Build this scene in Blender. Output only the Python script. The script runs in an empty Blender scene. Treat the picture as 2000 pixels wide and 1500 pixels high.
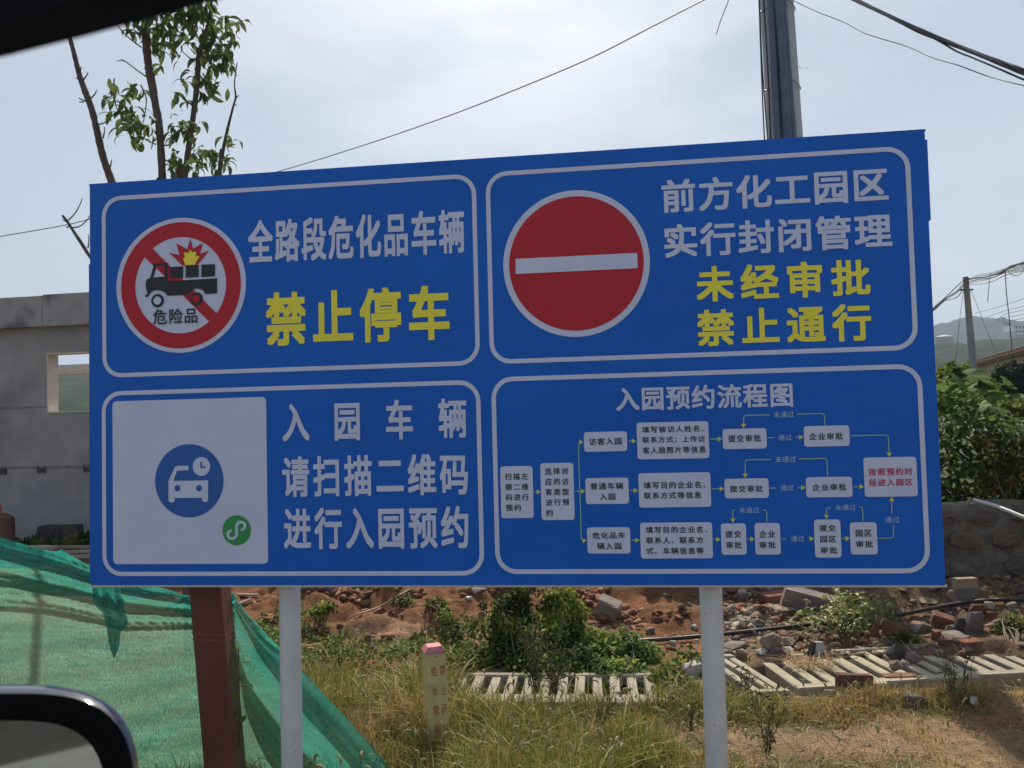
import bpy, math, random
import numpy as np
from mathutils import Vector, Matrix

# ------------------------------------------------------------------ camera, world, sun, exposure
SC = bpy.context.scene
COL = SC.collection
random.seed(7)
rng = np.random.default_rng(7)
FPX, PITCH, ROLL, H = 1717.28, 0.043951, -0.0249326, 1.75
CAMP = np.array([0.0, 0.0, H])
_f = np.array([0, math.cos(PITCH), math.sin(PITCH)])
_u = np.array([0, -math.sin(PITCH), math.cos(PITCH)])
_x = np.array([1.0, 0, 0])
CX = _x * math.cos(ROLL) + _u * math.sin(ROLL)
CU = -_x * math.sin(ROLL) + _u * math.cos(ROLL)
cam = bpy.data.cameras.new("camera")
cam_o = bpy.data.objects.new("camera", cam)
COL.objects.link(cam_o)
cam.sensor_width = 36
cam.lens = 36 * FPX / 2000
cam.clip_start = 0.05
cam.clip_end = 4000
M = Matrix.Identity(4)
for i in range(3):
    M[i][0] = CX[i]; M[i][1] = CU[i]; M[i][2] = -_f[i]; M[i][3] = CAMP[i]
cam_o.matrix_world = M
cam.dof.use_dof = True
cam.dof.focus_distance = 4.3
cam.dof.aperture_fstop = 11
SC.camera = cam_o

SUN_EL, SUN_AZ = math.radians(48), math.radians(4.5)
world = bpy.data.worlds.new("World")
SC.world = world
world.use_nodes = True
wn = world.node_tree
wn.nodes.clear()
w_out = wn.nodes.new("ShaderNodeOutputWorld")
w_bg = wn.nodes.new("ShaderNodeBackground")
w_sky = wn.nodes.new("ShaderNodeTexSky")
w_sky.sky_type = 'NISHITA'
w_sky.sun_disc = False
w_sky.sun_elevation = SUN_EL
w_sky.sun_rotation = SUN_AZ
w_sky.air_density = 1.0
w_sky.dust_density = 3.0
w_sky.ozone_density = 2.0
w_bg.inputs[1].default_value = 0.085
# thin high overcast: the sky colour is softened towards grey and broken by very faint cloud
w_hsv = wn.nodes.new("ShaderNodeHueSaturation"); w_hsv.inputs['Saturation'].default_value = 0.75
w_tc = wn.nodes.new("ShaderNodeTexCoord")
w_map = wn.nodes.new("ShaderNodeMapping"); w_map.inputs['Scale'].default_value = (1.2, 1.2, 3.5)
w_noise = wn.nodes.new("ShaderNodeTexNoise"); w_noise.inputs['Scale'].default_value = 2.2; w_noise.inputs['Detail'].default_value = 5
w_rng = wn.nodes.new("ShaderNodeMapRange")
w_rng.inputs[1].default_value = .38; w_rng.inputs[2].default_value = .62
w_rng.inputs[3].default_value = .30; w_rng.inputs[4].default_value = .92
w_mix = wn.nodes.new("ShaderNodeMix"); w_mix.data_type = 'RGBA'
w_mix.inputs[7].default_value = (5.15, 5.95, 7.0, 1)
L = wn.links.new
L(w_sky.outputs[0], w_hsv.inputs['Color'])
L(w_tc.outputs['Generated'], w_map.inputs[0]); L(w_map.outputs[0], w_noise.inputs[0])
L(w_noise.outputs[0], w_rng.inputs[0]); L(w_rng.outputs[0], w_mix.inputs[0])
L(w_hsv.outputs[0], w_mix.inputs[6]); L(w_mix.outputs[2], w_bg.inputs[0]); L(w_bg.outputs[0], w_out.inputs[0])

sd = Vector((math.sin(SUN_AZ) * math.cos(SUN_EL), math.cos(SUN_AZ) * math.cos(SUN_EL), math.sin(SUN_EL)))
sun = bpy.data.lights.new("sun", 'SUN')
sun.energy = 5.0; sun.angle = math.radians(.6); sun.color = (1, .90, .74)
sun_o = bpy.data.objects.new("sun", sun); COL.objects.link(sun_o)
sun_o.rotation_euler = sd.to_track_quat('Z', 'Y').to_euler()

SC.view_settings.view_transform = 'Standard'
SC.view_settings.look = 'None'
SC.view_settings.exposure = 0.20
SC.view_settings.gamma = 1
SC.view_settings.use_curve_mapping = False
SC.cycles.max_bounces = 6
SC.cycles.transparent_max_bounces = 12

# ------------------------------------------------------------------ pixel <-> world helpers (photo pixels, 2000 x 1500)
def ray(px, py):
    return _f + CX * ((px - 1000) / FPX) + CU * ((750 - py) / FPX)
def P(px, py, Y):
    d = ray(px, py)
    return CAMP + d * (Y / d[1])
def smooth(a, b, x):
    t = np.clip((x - a) / (b - a), 0, 1)
    return t * t * (3 - 2 * t)
def _hash(ix, iy, seed):
    n = (ix * 374761393 + iy * 668265263 + seed * 1442695041) & 0xffffffff
    n = ((n ^ (n >> 13)) * 1274126177) & 0xffffffff
    return ((n ^ (n >> 16)) & 0xffff) / 65535.0
def vnoise(x, y, seed=0):
    x = np.asarray(x, float); y = np.asarray(y, float)
    ix = np.floor(x).astype(np.int64); iy = np.floor(y).astype(np.int64)
    fx = x - ix; fy = y - iy
    fx = fx * fx * (3 - 2 * fx); fy = fy * fy * (3 - 2 * fy)
    a = _hash(ix, iy, seed); b = _hash(ix + 1, iy, seed); c = _hash(ix, iy + 1, seed); d = _hash(ix + 1, iy + 1, seed)
    return (a * (1 - fx) + b * fx) * (1 - fy) + (c * (1 - fx) + d * fx) * fy
def fbm(x, y, seed=0, o=4):
    s = 0; a = .5
    for k in range(o):
        s = s + a * vnoise(np.asarray(x) * 2 ** k, np.asarray(y) * 2 ** k, seed + k); a *= .5
    return s
WALLX, WALLY = 1.22, 8.45
def gh(x, y):
    """height of the ground"""
    x = np.asarray(x, float); y = np.asarray(y, float)
    near = smooth(60, 20, y) * smooth(-3, 0, y) * smooth(60, 20, np.abs(x))
    z = (fbm(x * .8, y * .8, 3) - .47) * .10 * near
    z = z - .13 * smooth(-.25, -.8, x) * smooth(5.25, 4.85, y) * smooth(2.5, 3.6, y)
    soil = smooth(6.6, 7.6, y) * smooth(-4.6, -2.6, x) * smooth(13, 10, y)
    rough = fbm(x * 3.2, y * 3.2, 11, 5) - .47
    z = z + soil * rough * .30 + soil * (fbm(x * 13, y * 13, 15, 3) - .44) * .09
    z = z + .26 * smooth(7.0, 9.4, y) * smooth(-4.2, -1.5, x) * smooth(2.4, .4, x) * smooth(14, 10.5, y)
    z = z + .16 * smooth(6.6, 8.3, y) * smooth(.4, 1.8, x)
    z = z - .06 * smooth(7.0, 7.3, y) * smooth(8.1, 7.6, y) * smooth(-2.2, -1.8, x) * smooth(-.4, -.8, x)
    z = z - .30 * smooth(1.58, 1.68, x) * smooth(5.62, 5.70, y) * smooth(6.24, 6.14, y) * smooth(6, 5.9, x)
    z = z - .28 * smooth(-.42, -.34, x) * smooth(1.0, .92, x) * smooth(5.62, 5.68, y) * smooth(6.05, 5.99, y)
    z = z + (.17 * fbm(x * 5, y * 5, 19, 4) - .015) * np.exp(-((y - 6.40) / .10) ** 2) * smooth(1.5, 1.9, x) * smooth(8, 6, x)
    z = z + .045 * np.exp(-((y - 5.44) / .13) ** 2) * smooth(1.9, 2.2, x) * smooth(8, 6, x)
    terrace = smooth(WALLX + .14, WALLX + .26, x) * smooth(WALLY + .2, WALLY + .32, y)
    z = z * (1 - terrace) + terrace * (.80 + .06 * (fbm(x, y, 5) - .5))
    return z
def ghf(x, y): return float(gh(np.array([x]), np.array([y]))[0])
_T = np.concatenate([np.arange(1.5, 20, .02), np.arange(20, 90, .2)])
def hit(px, py):
    d = ray(px, py); q = CAMP[None] + d[None] * _T[:, None]
    w = np.nonzero(q[:, 2] <= gh(q[:, 0], q[:, 1]))[0]
    return q[w[0]] if len(w) else CAMP + d * 60

# ------------------------------------------------------------------ materials
MATS = {}
def _nodes(name):
    m = bpy.data.materials.new(name); m.use_nodes = True
    nt = m.node_tree; nt.nodes.clear()
    o = nt.nodes.new("ShaderNodeOutputMaterial")
    return m, nt, o
def mat(name, c1, c2=None, scale=8, rough=.7, bump=.0, bscale=None, metal=0, spec=.5, trans=0, attr=False, stretch=(1, 1, 1), detail=6,
        lo=.35, hi=.65, c3=None, s3=1.5, holes=0.0, coat=0):
    if name in MATS: return MATS[name]
    m, nt, o = _nodes(name); N = nt.nodes.new; K = nt.links.new
    b = N("ShaderNodeBsdfPrincipled")
    b.inputs['Roughness'].default_value = rough; b.inputs['Metallic'].default_value = metal
    b.inputs['Specular IOR Level'].default_value = spec
    b.inputs['Coat Weight'].default_value = coat
    tc = N("ShaderNodeTexCoord"); mp = N("ShaderNodeMapping"); mp.inputs['Scale'].default_value = stretch
    K(tc.outputs['Object'], mp.inputs[0])
    src = None
    if c2 is not None:
        nz = N("ShaderNodeTexNoise"); nz.inputs['Scale'].default_value = scale; nz.inputs['Detail'].default_value = detail
        nz.inputs['Roughness'].default_value = .65
        K(mp.outputs[0], nz.inputs[0])
        mr = N("ShaderNodeMapRange"); mr.inputs[1].default_value = lo; mr.inputs[2].default_value = hi; K(nz.outputs[0], mr.inputs[0])
        mx = N("ShaderNodeMix"); mx.data_type = 'RGBA'; K(mr.outputs[0], mx.inputs[0])
        mx.inputs[6].default_value = (*c1, 1); mx.inputs[7].default_value = (*c2, 1)
        src = mx.outputs[2]
        if c3 is not None:
            n3 = N("ShaderNodeTexNoise"); n3.inputs['Scale'].default_value = s3; n3.inputs['Detail'].default_value = 4; K(mp.outputs[0], n3.inputs[0])
            m3 = N("ShaderNodeMapRange"); m3.inputs[1].default_value = .52; m3.inputs[2].default_value = .68; K(n3.outputs[0], m3.inputs[0])
            x3 = N("ShaderNodeMix"); x3.data_type = 'RGBA'; K(m3.outputs[0], x3.inputs[0]); K(src, x3.inputs[6]); x3.inputs[7].default_value = (*c3, 1)
            src = x3.outputs[2]
    if attr:
        at = N("ShaderNodeAttribute"); at.attribute_name = "col"
        if src is not None:
            mu = N("ShaderNodeMix"); mu.data_type = 'RGBA'; mu.blend_type = 'MULTIPLY'; mu.inputs[0].default_value = 1
            K(at.outputs[0], mu.inputs[6]); K(src, mu.inputs[7]); src = mu.outputs[2]
        else: src = at.outputs[0]
    if src is not None: K(src, b.inputs['Base Color'])
    else: b.inputs['Base Color'].default_value = (*c1, 1)
    if bump:
        nb = N("ShaderNodeTexNoise"); nb.inputs['Scale'].default_value = bscale or scale * 3; nb.inputs['Detail'].default_value = 8
        nb.inputs['Roughness'].default_value = .7
        K(mp.outputs[0], nb.inputs[0])
        bp = N("ShaderNodeBump"); bp.inputs['Strength'].default_value = min(1, bump); bp.inputs['Distance'].default_value = .02 if bump <= 1 else .02 * bump
        K(nb.outputs[0], bp.inputs['Height']); K(bp.outputs[0], b.inputs['Normal'])
    last = b.outputs[0]
    if trans:
        t = N("ShaderNodeBsdfTranslucent")
        if src is not None: K(src, t.inputs[0])
        else: t.inputs[0].default_value = (*c1, 1)
        s = N("ShaderNodeMixShader"); s.inputs[0].default_value = trans
        K(last, s.inputs[1]); K(t.outputs[0], s.inputs[2]); last = s.outputs[0]
    if holes:
        tr = N("ShaderNodeBsdfTransparent"); s = N("ShaderNodeMixShader"); s.inputs[0].default_value = holes
        K(last, s.inputs[1]); K(tr.outputs[0], s.inputs[2]); last = s.outputs[0]
    K(last, o.inputs[0])
    MATS[name] = m
    return m

# ------------------------------------------------------------------ mesh / object helpers
def fast_mesh(name, V, F, cols=None, smooth_=False):
    V = np.asarray(V, np.float32); F = np.asarray(F, np.int32)
    k = F.shape[1]
    me = bpy.data.meshes.new(name)
    me.vertices.add(len(V)); me.vertices.foreach_set("co", V.ravel())
    me.loops.add(F.size); me.loops.foreach_set("vertex_index", F.ravel())
    me.polygons.add(len(F))
    me.polygons.foreach_set("loop_start", np.arange(0, F.size, k, dtype=np.int32))
    me.polygons.foreach_set("loop_total", np.full(len(F), k, np.int32))
    if smooth_: me.polygons.foreach_set("use_smooth", np.ones(len(F), bool))
    me.update(calc_edges=True)
    if cols is not None:
        a = me.attributes.new("col", 'FLOAT_COLOR', 'POINT')
        c = np.ones((len(V), 4), np.float32); c[:, :3] = cols
        a.data.foreach_set("color", c.ravel())
    return me
def py_mesh(name, V, F, smooth_=False, cols=None):
    me = bpy.data.meshes.new(name)
    me.from_pydata([tuple(map(float, v)) for v in V], [], [tuple(int(i) for i in f) for f in F])
    if smooth_:
        for p in me.polygons: p.use_smooth = True
    if cols is not None:
        a = me.attributes.new("col", 'FLOAT_COLOR', 'POINT')
        c = np.ones((len(V), 4), np.float32); c[:, :3] = cols
        a.data.foreach_set("color", c.ravel())
    return me
def link(name, me, m, parent=None, loc=None, rot=None, scale=None, label=None, cat=None, group=None, kind=None):
    o = bpy.data.objects.new(name, me); COL.objects.link(o)
    if me is not None and m is not None and not len(me.materials): me.materials.append(m)
    if parent is not None: o.parent = parent
    if loc is not None: o.location = tuple(map(float, loc))
    if rot is not None: o.rotation_euler = rot
    if scale is not None: o.scale = scale
    if label: o['label'] = label
    if cat: o['category'] = cat
    if group: o['group'] = group
    if kind: o['kind'] = kind
    return o
def thing(name, label, cat, base, rotz=0, group=None):
    o = bpy.data.objects.new(name, None); COL.objects.link(o)
    o.location = tuple(map(float, base)); o.rotation_euler = (0, 0, rotz); o.empty_display_size = .1
    o['label'] = label; o['category'] = cat
    if group: o['group'] = group
    return o
class MB:
    def __init__(s): s.v = []; s.f = []; s.c = []
    def add(s, V, F, c=(1, 1, 1)):
        n = len(s.v); s.v += [tuple(map(float, p)) for p in V]; s.f += [tuple(i + n for i in f) for f in F]; s.c += [c] * len(V)
    def box(s, x0, x1, y0, y1, z0, z1, c=(1, 1, 1)):
        s.add([(x0, y0, z0), (x1, y0, z0), (x1, y1, z0), (x0, y1, z0), (x0, y0, z1), (x1, y0, z1), (x1, y1, z1), (x0, y1, z1)],
              [(0, 3, 2, 1), (4, 5, 6, 7), (0, 1, 5, 4), (1, 2, 6, 5), (2, 3, 7, 6), (3, 0, 4, 7)], c)
    def tube(s, pts, rad, n=6, c=(1, 1, 1), caps=True):
        V, F = tube_data(pts, rad, n, caps); s.add(V, F, c)
    def build(s, name, m, parent=None, origin=None, smooth_=False, cols=False, **kw):
        V = s.v
        if origin is not None: V = [(a - origin[0], b - origin[1], c - origin[2]) for a, b, c in V]
        me = py_mesh(name, V, s.f, smooth_, np.array(s.c) if cols else None)
        return link(name, me, m, parent, **kw)
def tube_data(pts, rad, n=6, caps=True):
    pts = [np.array(p, float) for p in pts]
    if np.isscalar(rad): rad = [rad] * len(pts)
    V = []; F = []
    ref = np.array([0.13, 0.31, .94])
    for i, p in enumerate(pts):
        a = pts[max(i - 1, 0)]; b = pts[min(i + 1, len(pts) - 1)]
        d = b - a; d = d / (np.linalg.norm(d) + 1e-9)
        if abs(d @ ref) > .95: ref = np.array([.94, .31, .13])
        u = np.cross(d, ref); u /= np.linalg.norm(u); w = np.cross(d, u)
        for k in range(n):
            t = 2 * math.pi * k / n
            V.append(p + (u * math.cos(t) + w * math.sin(t)) * rad[i])
    for i in range(len(pts) - 1):
        for k in range(n):
            F.append((i * n + k, i * n + (k + 1) % n, (i + 1) * n + (k + 1) % n, (i + 1) * n + k))
    if caps:
        F.append(tuple(range(n))); F.append(tuple(reversed(range((len(pts) - 1) * n, len(pts) * n))))
    return V, F
def spline(pts, m=6):
    pts = [np.array(p, float) for p in pts]; out = []
    for i in range(len(pts) - 1):
        p0 = pts[max(i - 1, 0)]; p1 = pts[i]; p2 = pts[i + 1]; p3 = pts[min(i + 2, len(pts) - 1)]
        for k in range(m):
            t = k / m
            out.append(.5 * ((2 * p1) + (p2 - p0) * t + (2 * p0 - 5 * p1 + 4 * p2 - p3) * t * t + (3 * p1 - p0 - 3 * p2 + p3) * t ** 3))
    out.append(pts[-1]); return out
def bevel_box_mesh(name, sx, sy, sz, bev, jit=0, seed=0):
    """box with chamfered edges and worn corners, centred, base at z=0"""
    r = random.Random(seed); V = []; F = []
    import bmesh
    bm = bmesh.new(); bmesh.ops.create_cube(bm, size=1)
    for v in bm.verts: v.co = Vector((v.co.x * sx, v.co.y * sy, (v.co.z + .5) * sz))
    if bev: bmesh.ops.bevel(bm, geom=bm.edges[:], offset=bev, segments=1, affect='EDGES')
    if jit:
        for v in bm.verts: v.co += Vector((r.uniform(-jit, jit), r.uniform(-jit, jit), r.uniform(-jit, jit)))
    me = bpy.data.meshes.new(name); bm.to_mesh(me); bm.free(); return me
def rock_mesh(name, seed, sub=2, rough=.28, facets=True):
    """angular broken stone: hull of a few scattered points, filling the unit box"""
    import bmesh
    r = random.Random(seed); bm = bmesh.new()
    for k in range(11 if sub == 1 else 20):
        v = Vector((r.uniform(-1, 1), r.uniform(-1, 1), r.uniform(-1, 1)))
        m_ = max(abs(v.x), abs(v.y), abs(v.z)); e = (abs(v.x) ** 3 + abs(v.y) ** 3 + abs(v.z) ** 3) ** (1 / 3)
        bm.verts.new(v / e * r.uniform(.75, 1))
    h = bmesh.ops.convex_hull(bm, input=bm.verts[:])
    bmesh.ops.delete(bm, geom=[g for g in set(h['geom_interior'] + h['geom_unused']) if isinstance(g, bmesh.types.BMVert)], context='VERTS')
    if sub > 1: bmesh.ops.bevel(bm, geom=bm.edges[:], offset=.035, segments=1, affect='EDGES')
    bmesh.ops.triangulate(bm, faces=bm.faces[:])
    lo = [min(v.co[i] for v in bm.verts) for i in range(3)]; hi = [max(v.co[i] for v in bm.verts) for i in range(3)]
    for v in bm.verts: v.co = Vector(((v.co.x - lo[0]) / (hi[0] - lo[0]) - .5, (v.co.y - lo[1]) / (hi[1] - lo[1]) - .5, (v.co.z - lo[2]) / (hi[2] - lo[2])))
    me = bpy.data.meshes.new(name); bm.to_mesh(me); bm.free()
    return me

# ------------------------------------------------------------------ haze-free setting: ground, road, hills
def axis(parts):
    out = [np.array([parts[0][0]])]
    for a, b, n in parts: out.append(np.linspace(a, b, n + 1)[1:])
    return np.concatenate(out)
gx = np.concatenate([[-1500, -700, -350, -180, -90, -50, -30], axis([(-20, -6, 28), (-6, 6.5, 300), (6.5, 20, 30)]), [30, 50, 90, 180, 350, 700, 1500]])
gy = np.concatenate([[-600, -250, -100, -50, -25, -12, -6, -3, -1, 1], axis([(2, 3.6, 10), (3.6, 10.5, 200), (10.5, 16, 40), (16, 36, 30)]), [45, 60, 90, 140, 220, 350, 600, 1200, 2500]])
GX, GY = np.meshgrid(gx, gy)
GZ = gh(GX, GY)
# ragged mouth of the drain hollow under the slats: slightly lower ground there
nx, ny = len(gx), len(gy)
idx = np.arange(nx * ny).reshape(ny, nx)
GF = np.stack([idx[:-1, :-1], idx[:-1, 1:], idx[1:, 1:], idx[1:, :-1]], -1).reshape(-1, 4)
X, Y = GX.ravel(), GY.ravel()
n1 = fbm(X * 1.3, Y * 1.3, 31, 5)[:, None]; n2 = fbm(X * 6, Y * 6, 37, 4)[:, None]
straw = np.array([.27, .19, .105]); green = np.array([.10, .105, .035]); soil = np.array([.185, .084, .042]); dirt = np.array([.27, .17, .105]); grey = np.array([.16, .105, .07])
c = straw * (1 - smooth(.42, .56, n1)) + green * smooth(.42, .56, n1)
sm = (smooth(6.0, 6.9, Y + (n1[:, 0] - .5) * 1.5) * smooth(-5.5, -3.2, X) * smooth(16, 11, Y))[:, None]
c = c * (1 - sm) + (soil * (.75 + .6 * n2)) * sm
dm = (smooth(6.9, 7.2, Y) * smooth(8.0, 7.6, Y) * smooth(-2.9, -2.5, X) * smooth(.2, -.3, X))[:, None] * smooth(.3, .6, n1 + .12)
c = c * (1 - dm) + dirt * dm
rm = (smooth(1.3, 1.9, X) * smooth(6.0, 6.2, Y) * smooth(9, 8.6, Y))[:, None]
c = c * (1 - rm) + grey * rm
fm = (smooth(20, 60, Y))[:, None]
c = c * (1 - fm) + np.array([.09, .10, .05]) * fm
tm = (smooth(WALLX + .2, WALLX + .4, X) * smooth(WALLY + .2, WALLY + .4, Y))[:, None]
c = c * (1 - tm) + np.array([.06, .075, .03]) * tm
bare = (np.exp(-((X - 1.75) / .75) ** 2 - ((Y - 4.75) / .22) ** 2))[:, None]
c = c * (1 - bare) + dirt * bare
bare = (np.exp(-((X - 2.9) / .35) ** 2 - ((Y - 5.1) / .2) ** 2))[:, None]
c = c * (1 - bare) + soil * 1.1 * bare
me = fast_mesh("ground", np.stack([X, Y, GZ.ravel()], 1), GF, c, True)
ground_m = mat("earth", (.78, .78, .78), (1.2, 1.18, 1.15), scale=14, rough=.95, bump=1.0, bscale=38, attr=True, spec=.15)
link("ground", me, ground_m, kind="structure")

rm_ = MB(); rm_.box(-24, 24, -9.0, 1.0, -.06, .03)
rm_.build("road", mat("road_concrete", (.13, .115, .10), (.18, .16, .14), scale=3, rough=.85, bump=.3, bscale=60), kind="structure")

def hill(name, pts, Yr, depth, colr, seed, bumpz):
    pxs = np.linspace(-1600, 3600, 420)
    xs_ = np.array([p[0] for p in pts]); ys_ = np.array([p[1] for p in pts])
    py = np.interp(pxs, xs_, ys_)
    ts = np.linspace(0, 1, 46)
    V = []; C = []
    for j, t in enumerate(ts):
        Yc = Yr - depth * (1 - t)
        for i, px in enumerate(pxs):
            top = P(px, py[i], Yr)
            prof = (t ** .75)
            x = top[0] * (Yc / Yr) if False else top[0]
            n = fbm(x * .055, Yc * .055, seed, 5)
            can = vnoise(x * .22, Yc * .22, seed + 9) * bumpz + vnoise(x * .55, Yc * .55, seed + 5) * bumpz * .5
            z = -1 + (top[2] + 1) * prof + (n - .48) * (top[2]) * .22 * math.sin(math.pi * t) + can - bumpz * .7
            V.append((x, Yc, z))
            C.append(.75 + .7 * (n - .3))
    nxx = len(pxs)
    ii = np.arange(len(ts) * nxx).reshape(len(ts), nxx)
    F = np.stack([ii[:-1, :-1], ii[:-1, 1:], ii[1:, 1:], ii[1:, :-1]], -1).reshape(-1, 4)
    C = np.array(C)[:, None] * np.array(colr)
    # back slope
    V2 = np.array(V); last = V2[-nxx:].copy(); last[:, 1] += depth; last[:, 2] = -2
    V2 = np.vstack([V2, last]); C = np.vstack([C, C[-nxx:]])
    jj = np.arange(len(V2) - nxx, len(V2)); kk = np.arange(len(V2) - 2 * nxx, len(V2) - nxx)
    F = np.vstack([F, np.stack([kk[:-1], kk[1:], jj[1:], jj[:-1]], -1)])
    me = fast_mesh(name, V2, F, C, False)
    link(name, me, mat("woodland_cover", (.7, .7, .7), (1.25, 1.25, 1.2), scale=.25, rough=.95, bump=0, attr=True, spec=.1), kind="structure")
hill("hill", [(-1600, 790), (-400, 760), (0, 742), (100, 726), (178, 733), (300, 745), (900, 770), (1400, 735), (1700, 690), (1830, 676), (1870, 671), (1900, 667), (1950, 665), (2000, 660), (2300, 690), (3600, 760)], 260, 150, (.020, .034, .018), 3, 2.6)
hill("distant_hill", [(-1600, 800), (-400, 790), (900, 790), (1400, 730), (1700, 664), (1800, 645), (1822, 637), (1840, 630), (1862, 626), (1880, 618), (1905, 617), (1925, 620), (1945, 622), (1965, 624), (1985, 628), (2000, 627), (2200, 600), (2700, 680), (3600, 780)], 760, 300, (.018, .028, .022), 17, 2.4)

# ------------------------------------------------------------------ retaining wall of stone
def stone_pad(seed, w, h, d):
    """one irregular stone face: jittered polygon, bulging, seen from -Y; origin centre"""
    r = random.Random(seed); n = r.choice((6, 7, 8))
    ring = []
    for k in range(n):
        a = 2 * math.pi * (k + r.uniform(-.25, .25)) / n
        ca, sa = math.cos(a), math.sin(a)
        e = (abs(ca) ** 3.2 + abs(sa) ** 3.2) ** (-1 / 3.2)
        e *= r.uniform(.76, 1.04)
        ring.append((ca * e * w / 2, sa * e * h / 2))
    V = [(x * 1.05, d * .9, z * 1.05) for x, z in ring] + [(x * .97, -d * .25 + r.uniform(-.006, .006), z * .97) for x, z in ring] + [(x * .62 + r.uniform(-.01, .01), -d * .6 + r.uniform(-.012, .012), z * .62) for x, z in ring] + [(0, -d * .62, 0)]
    F = []
    for k in range(n):
        q = (k + 1) % n
        F += [(k, q, n + q, n + k), (n + k, n + q, 2 * n + q, 2 * n + k), (2 * n + k, 2 * n + q, 3 * n)]
    return V, F
stone_mats = [mat("wall_stone_brown", (.16, .105, .075), (.25, .175, .135), scale=9, rough=.9, bump=1, bscale=30, c3=(.10, .10, .10), s3=4),
              mat("wall_stone_grey", (.11, .10, .09), (.22, .20, .18), scale=10, rough=.9, bump=1, bscale=30, c3=(.15, .09, .06), s3=4),
              mat("wall_stone_dark", (.11, .09, .075), (.19, .155, .13), scale=9, rough=.9, bump=1, bscale=30)]
wb = (WALLX, WALLY, 0)
wall = thing("retaining_wall", "low rubble stone wall with grey mortar joints behind the right half of the sign", "stone wall", wb)
mortar_m = mat("mortar", (.17, .155, .13), (.31, .285, .245), scale=9, rough=.97, bump=2.5, bscale=18, c3=(.13, .11, .09), s3=3)
WL = 6.6
nxm, nzm = 230, 34
V = []; 
for j in range(nzm):
    for i in range(nxm):
        x = i / (nxm - 1) * WL; z = -.25 + j / (nzm - 1) * 1.12
        y = .02 - .05 * float(fbm(x * 3, z * 3, 71, 4)) + .03 * float(vnoise(x * 14, z * 14, 5))
        if j == nzm - 1: z += .06 * float(fbm(x * 1.7, 0, 8)) - .04
        V.append((x, y, z))
ii = np.arange(nxm * nzm).reshape(nzm, nxm)
F = [tuple(f) for f in np.stack([ii[:-1, :-1], ii[:-1, 1:], ii[1:, 1:], ii[1:, :-1]], -1).reshape(-1, 4)]
n0 = len(V); top = ii[-1]; bot = ii[0]
for i in range(nxm): V.append((V[top[i]][0], .36, V[top[i]][2] - .01))
for i in range(nxm - 1): F.append((top[i], top[i + 1], n0 + i + 1, n0 + i))
n1_ = len(V)
for j in range(nzm): V.append((0, .36, V[ii[j, 0]][2]))
for j in range(nzm - 1): F.append((ii[j + 1, 0], n1_ + j + 1, n1_ + j, ii[j, 0]))
link("mortar_core", py_mesh("mortar_core", V, F, True), mortar_m, wall)
mb = MB(); mb.box(0, .3, .36, 4.2, -.2, .84)
mb.build("return_wall", mortar_m, wall)
k = 0
zrow = -.08
for row, hh in enumerate((.22, .26, .24, .22)):
    x = random.uniform(.05, .2)
    while x < WL - .1:
        w = random.uniform(.2, .42)
        if random.random() < .82:
            V, F = stone_pad(100 + k, w * random.uniform(.78, .92), hh * random.uniform(.72, .92), .026)
            link("stone", py_mesh("stone", V, F), random.choice(stone_mats), wall, loc=(x + w / 2, -.005, zrow + hh / 2), rot=(0, random.uniform(-.25, .25), 0))
        x += w; k += 1
    zrow += hh

# ------------------------------------------------------------------ unfinished concrete building on the left
yaw_b = math.radians(-10.5)
b0 = P(92, 848, 13.6)          # window's left edge marks the origin of the front wall
bbase = (b0[0], b0[1], -0.05)
bld = thing("unfinished_building", "roofless grey concrete building with an empty window opening left of the sign", "building", bbase, yaw_b)
conc = mat("raw_concrete", (.24, .237, .245), (.36, .355, .36), scale=1.6, rough=.92, bump=.5, bscale=30, c3=(.21, .20, .20), s3=.9, lo=.3, hi=.7)
conc_rev = mat("pale_render_as_sunlit", (.55, .48, .43), (.66, .58, .53), scale=5, rough=.9, bump=.2, bscale=50)  # pale render, lightened in its colour to stand for sun on the window reveal
def in_b(px, py):
    """front-wall plane hit in building coordinates (x, z)"""
    n = np.array([math.sin(-yaw_b) * 0 - math.sin(yaw_b), math.cos(yaw_b), 0]); d = ray(px, py)
    t = ((np.array(bbase) - CAMP) @ n) / (d @ n); p = CAMP + d * t - np.array(bbase)
    return p[0] * math.cos(yaw_b) + p[1] * math.sin(yaw_b), p[2]
wl, ztop_l = in_b(92, 690); wl2, zb_l = in_b(92, 807); _, zbeam_b = in_b(60, 641); _, zbeam_t = in_b(60, 581)
WX1 = wl + 1.5; TH = .22
ZW0, ZW1 = zb_l, ztop_l
XL, XR = -5.5, 6.0
def wall_panel(x0, x1, z0, z1, nm="wall"):
    m_ = MB(); m_.box(x0, x1, 0, TH, z0, z1); return m_.build(nm, conc, bld)
wall_panel(XL, wl, -.2, zbeam_b); wall_panel(WX1, XR, -.2, zbeam_b)
wall_panel(wl, WX1, -.2, ZW0); wall_panel(wl, WX1, ZW1, zbeam_b)
# window lining
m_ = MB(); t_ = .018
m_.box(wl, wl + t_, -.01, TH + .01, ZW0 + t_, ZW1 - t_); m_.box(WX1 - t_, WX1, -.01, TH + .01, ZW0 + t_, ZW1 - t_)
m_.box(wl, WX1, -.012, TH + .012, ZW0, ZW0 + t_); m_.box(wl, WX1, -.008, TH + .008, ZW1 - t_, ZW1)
m_.build("window_lining", conc_rev, bld)
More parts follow.
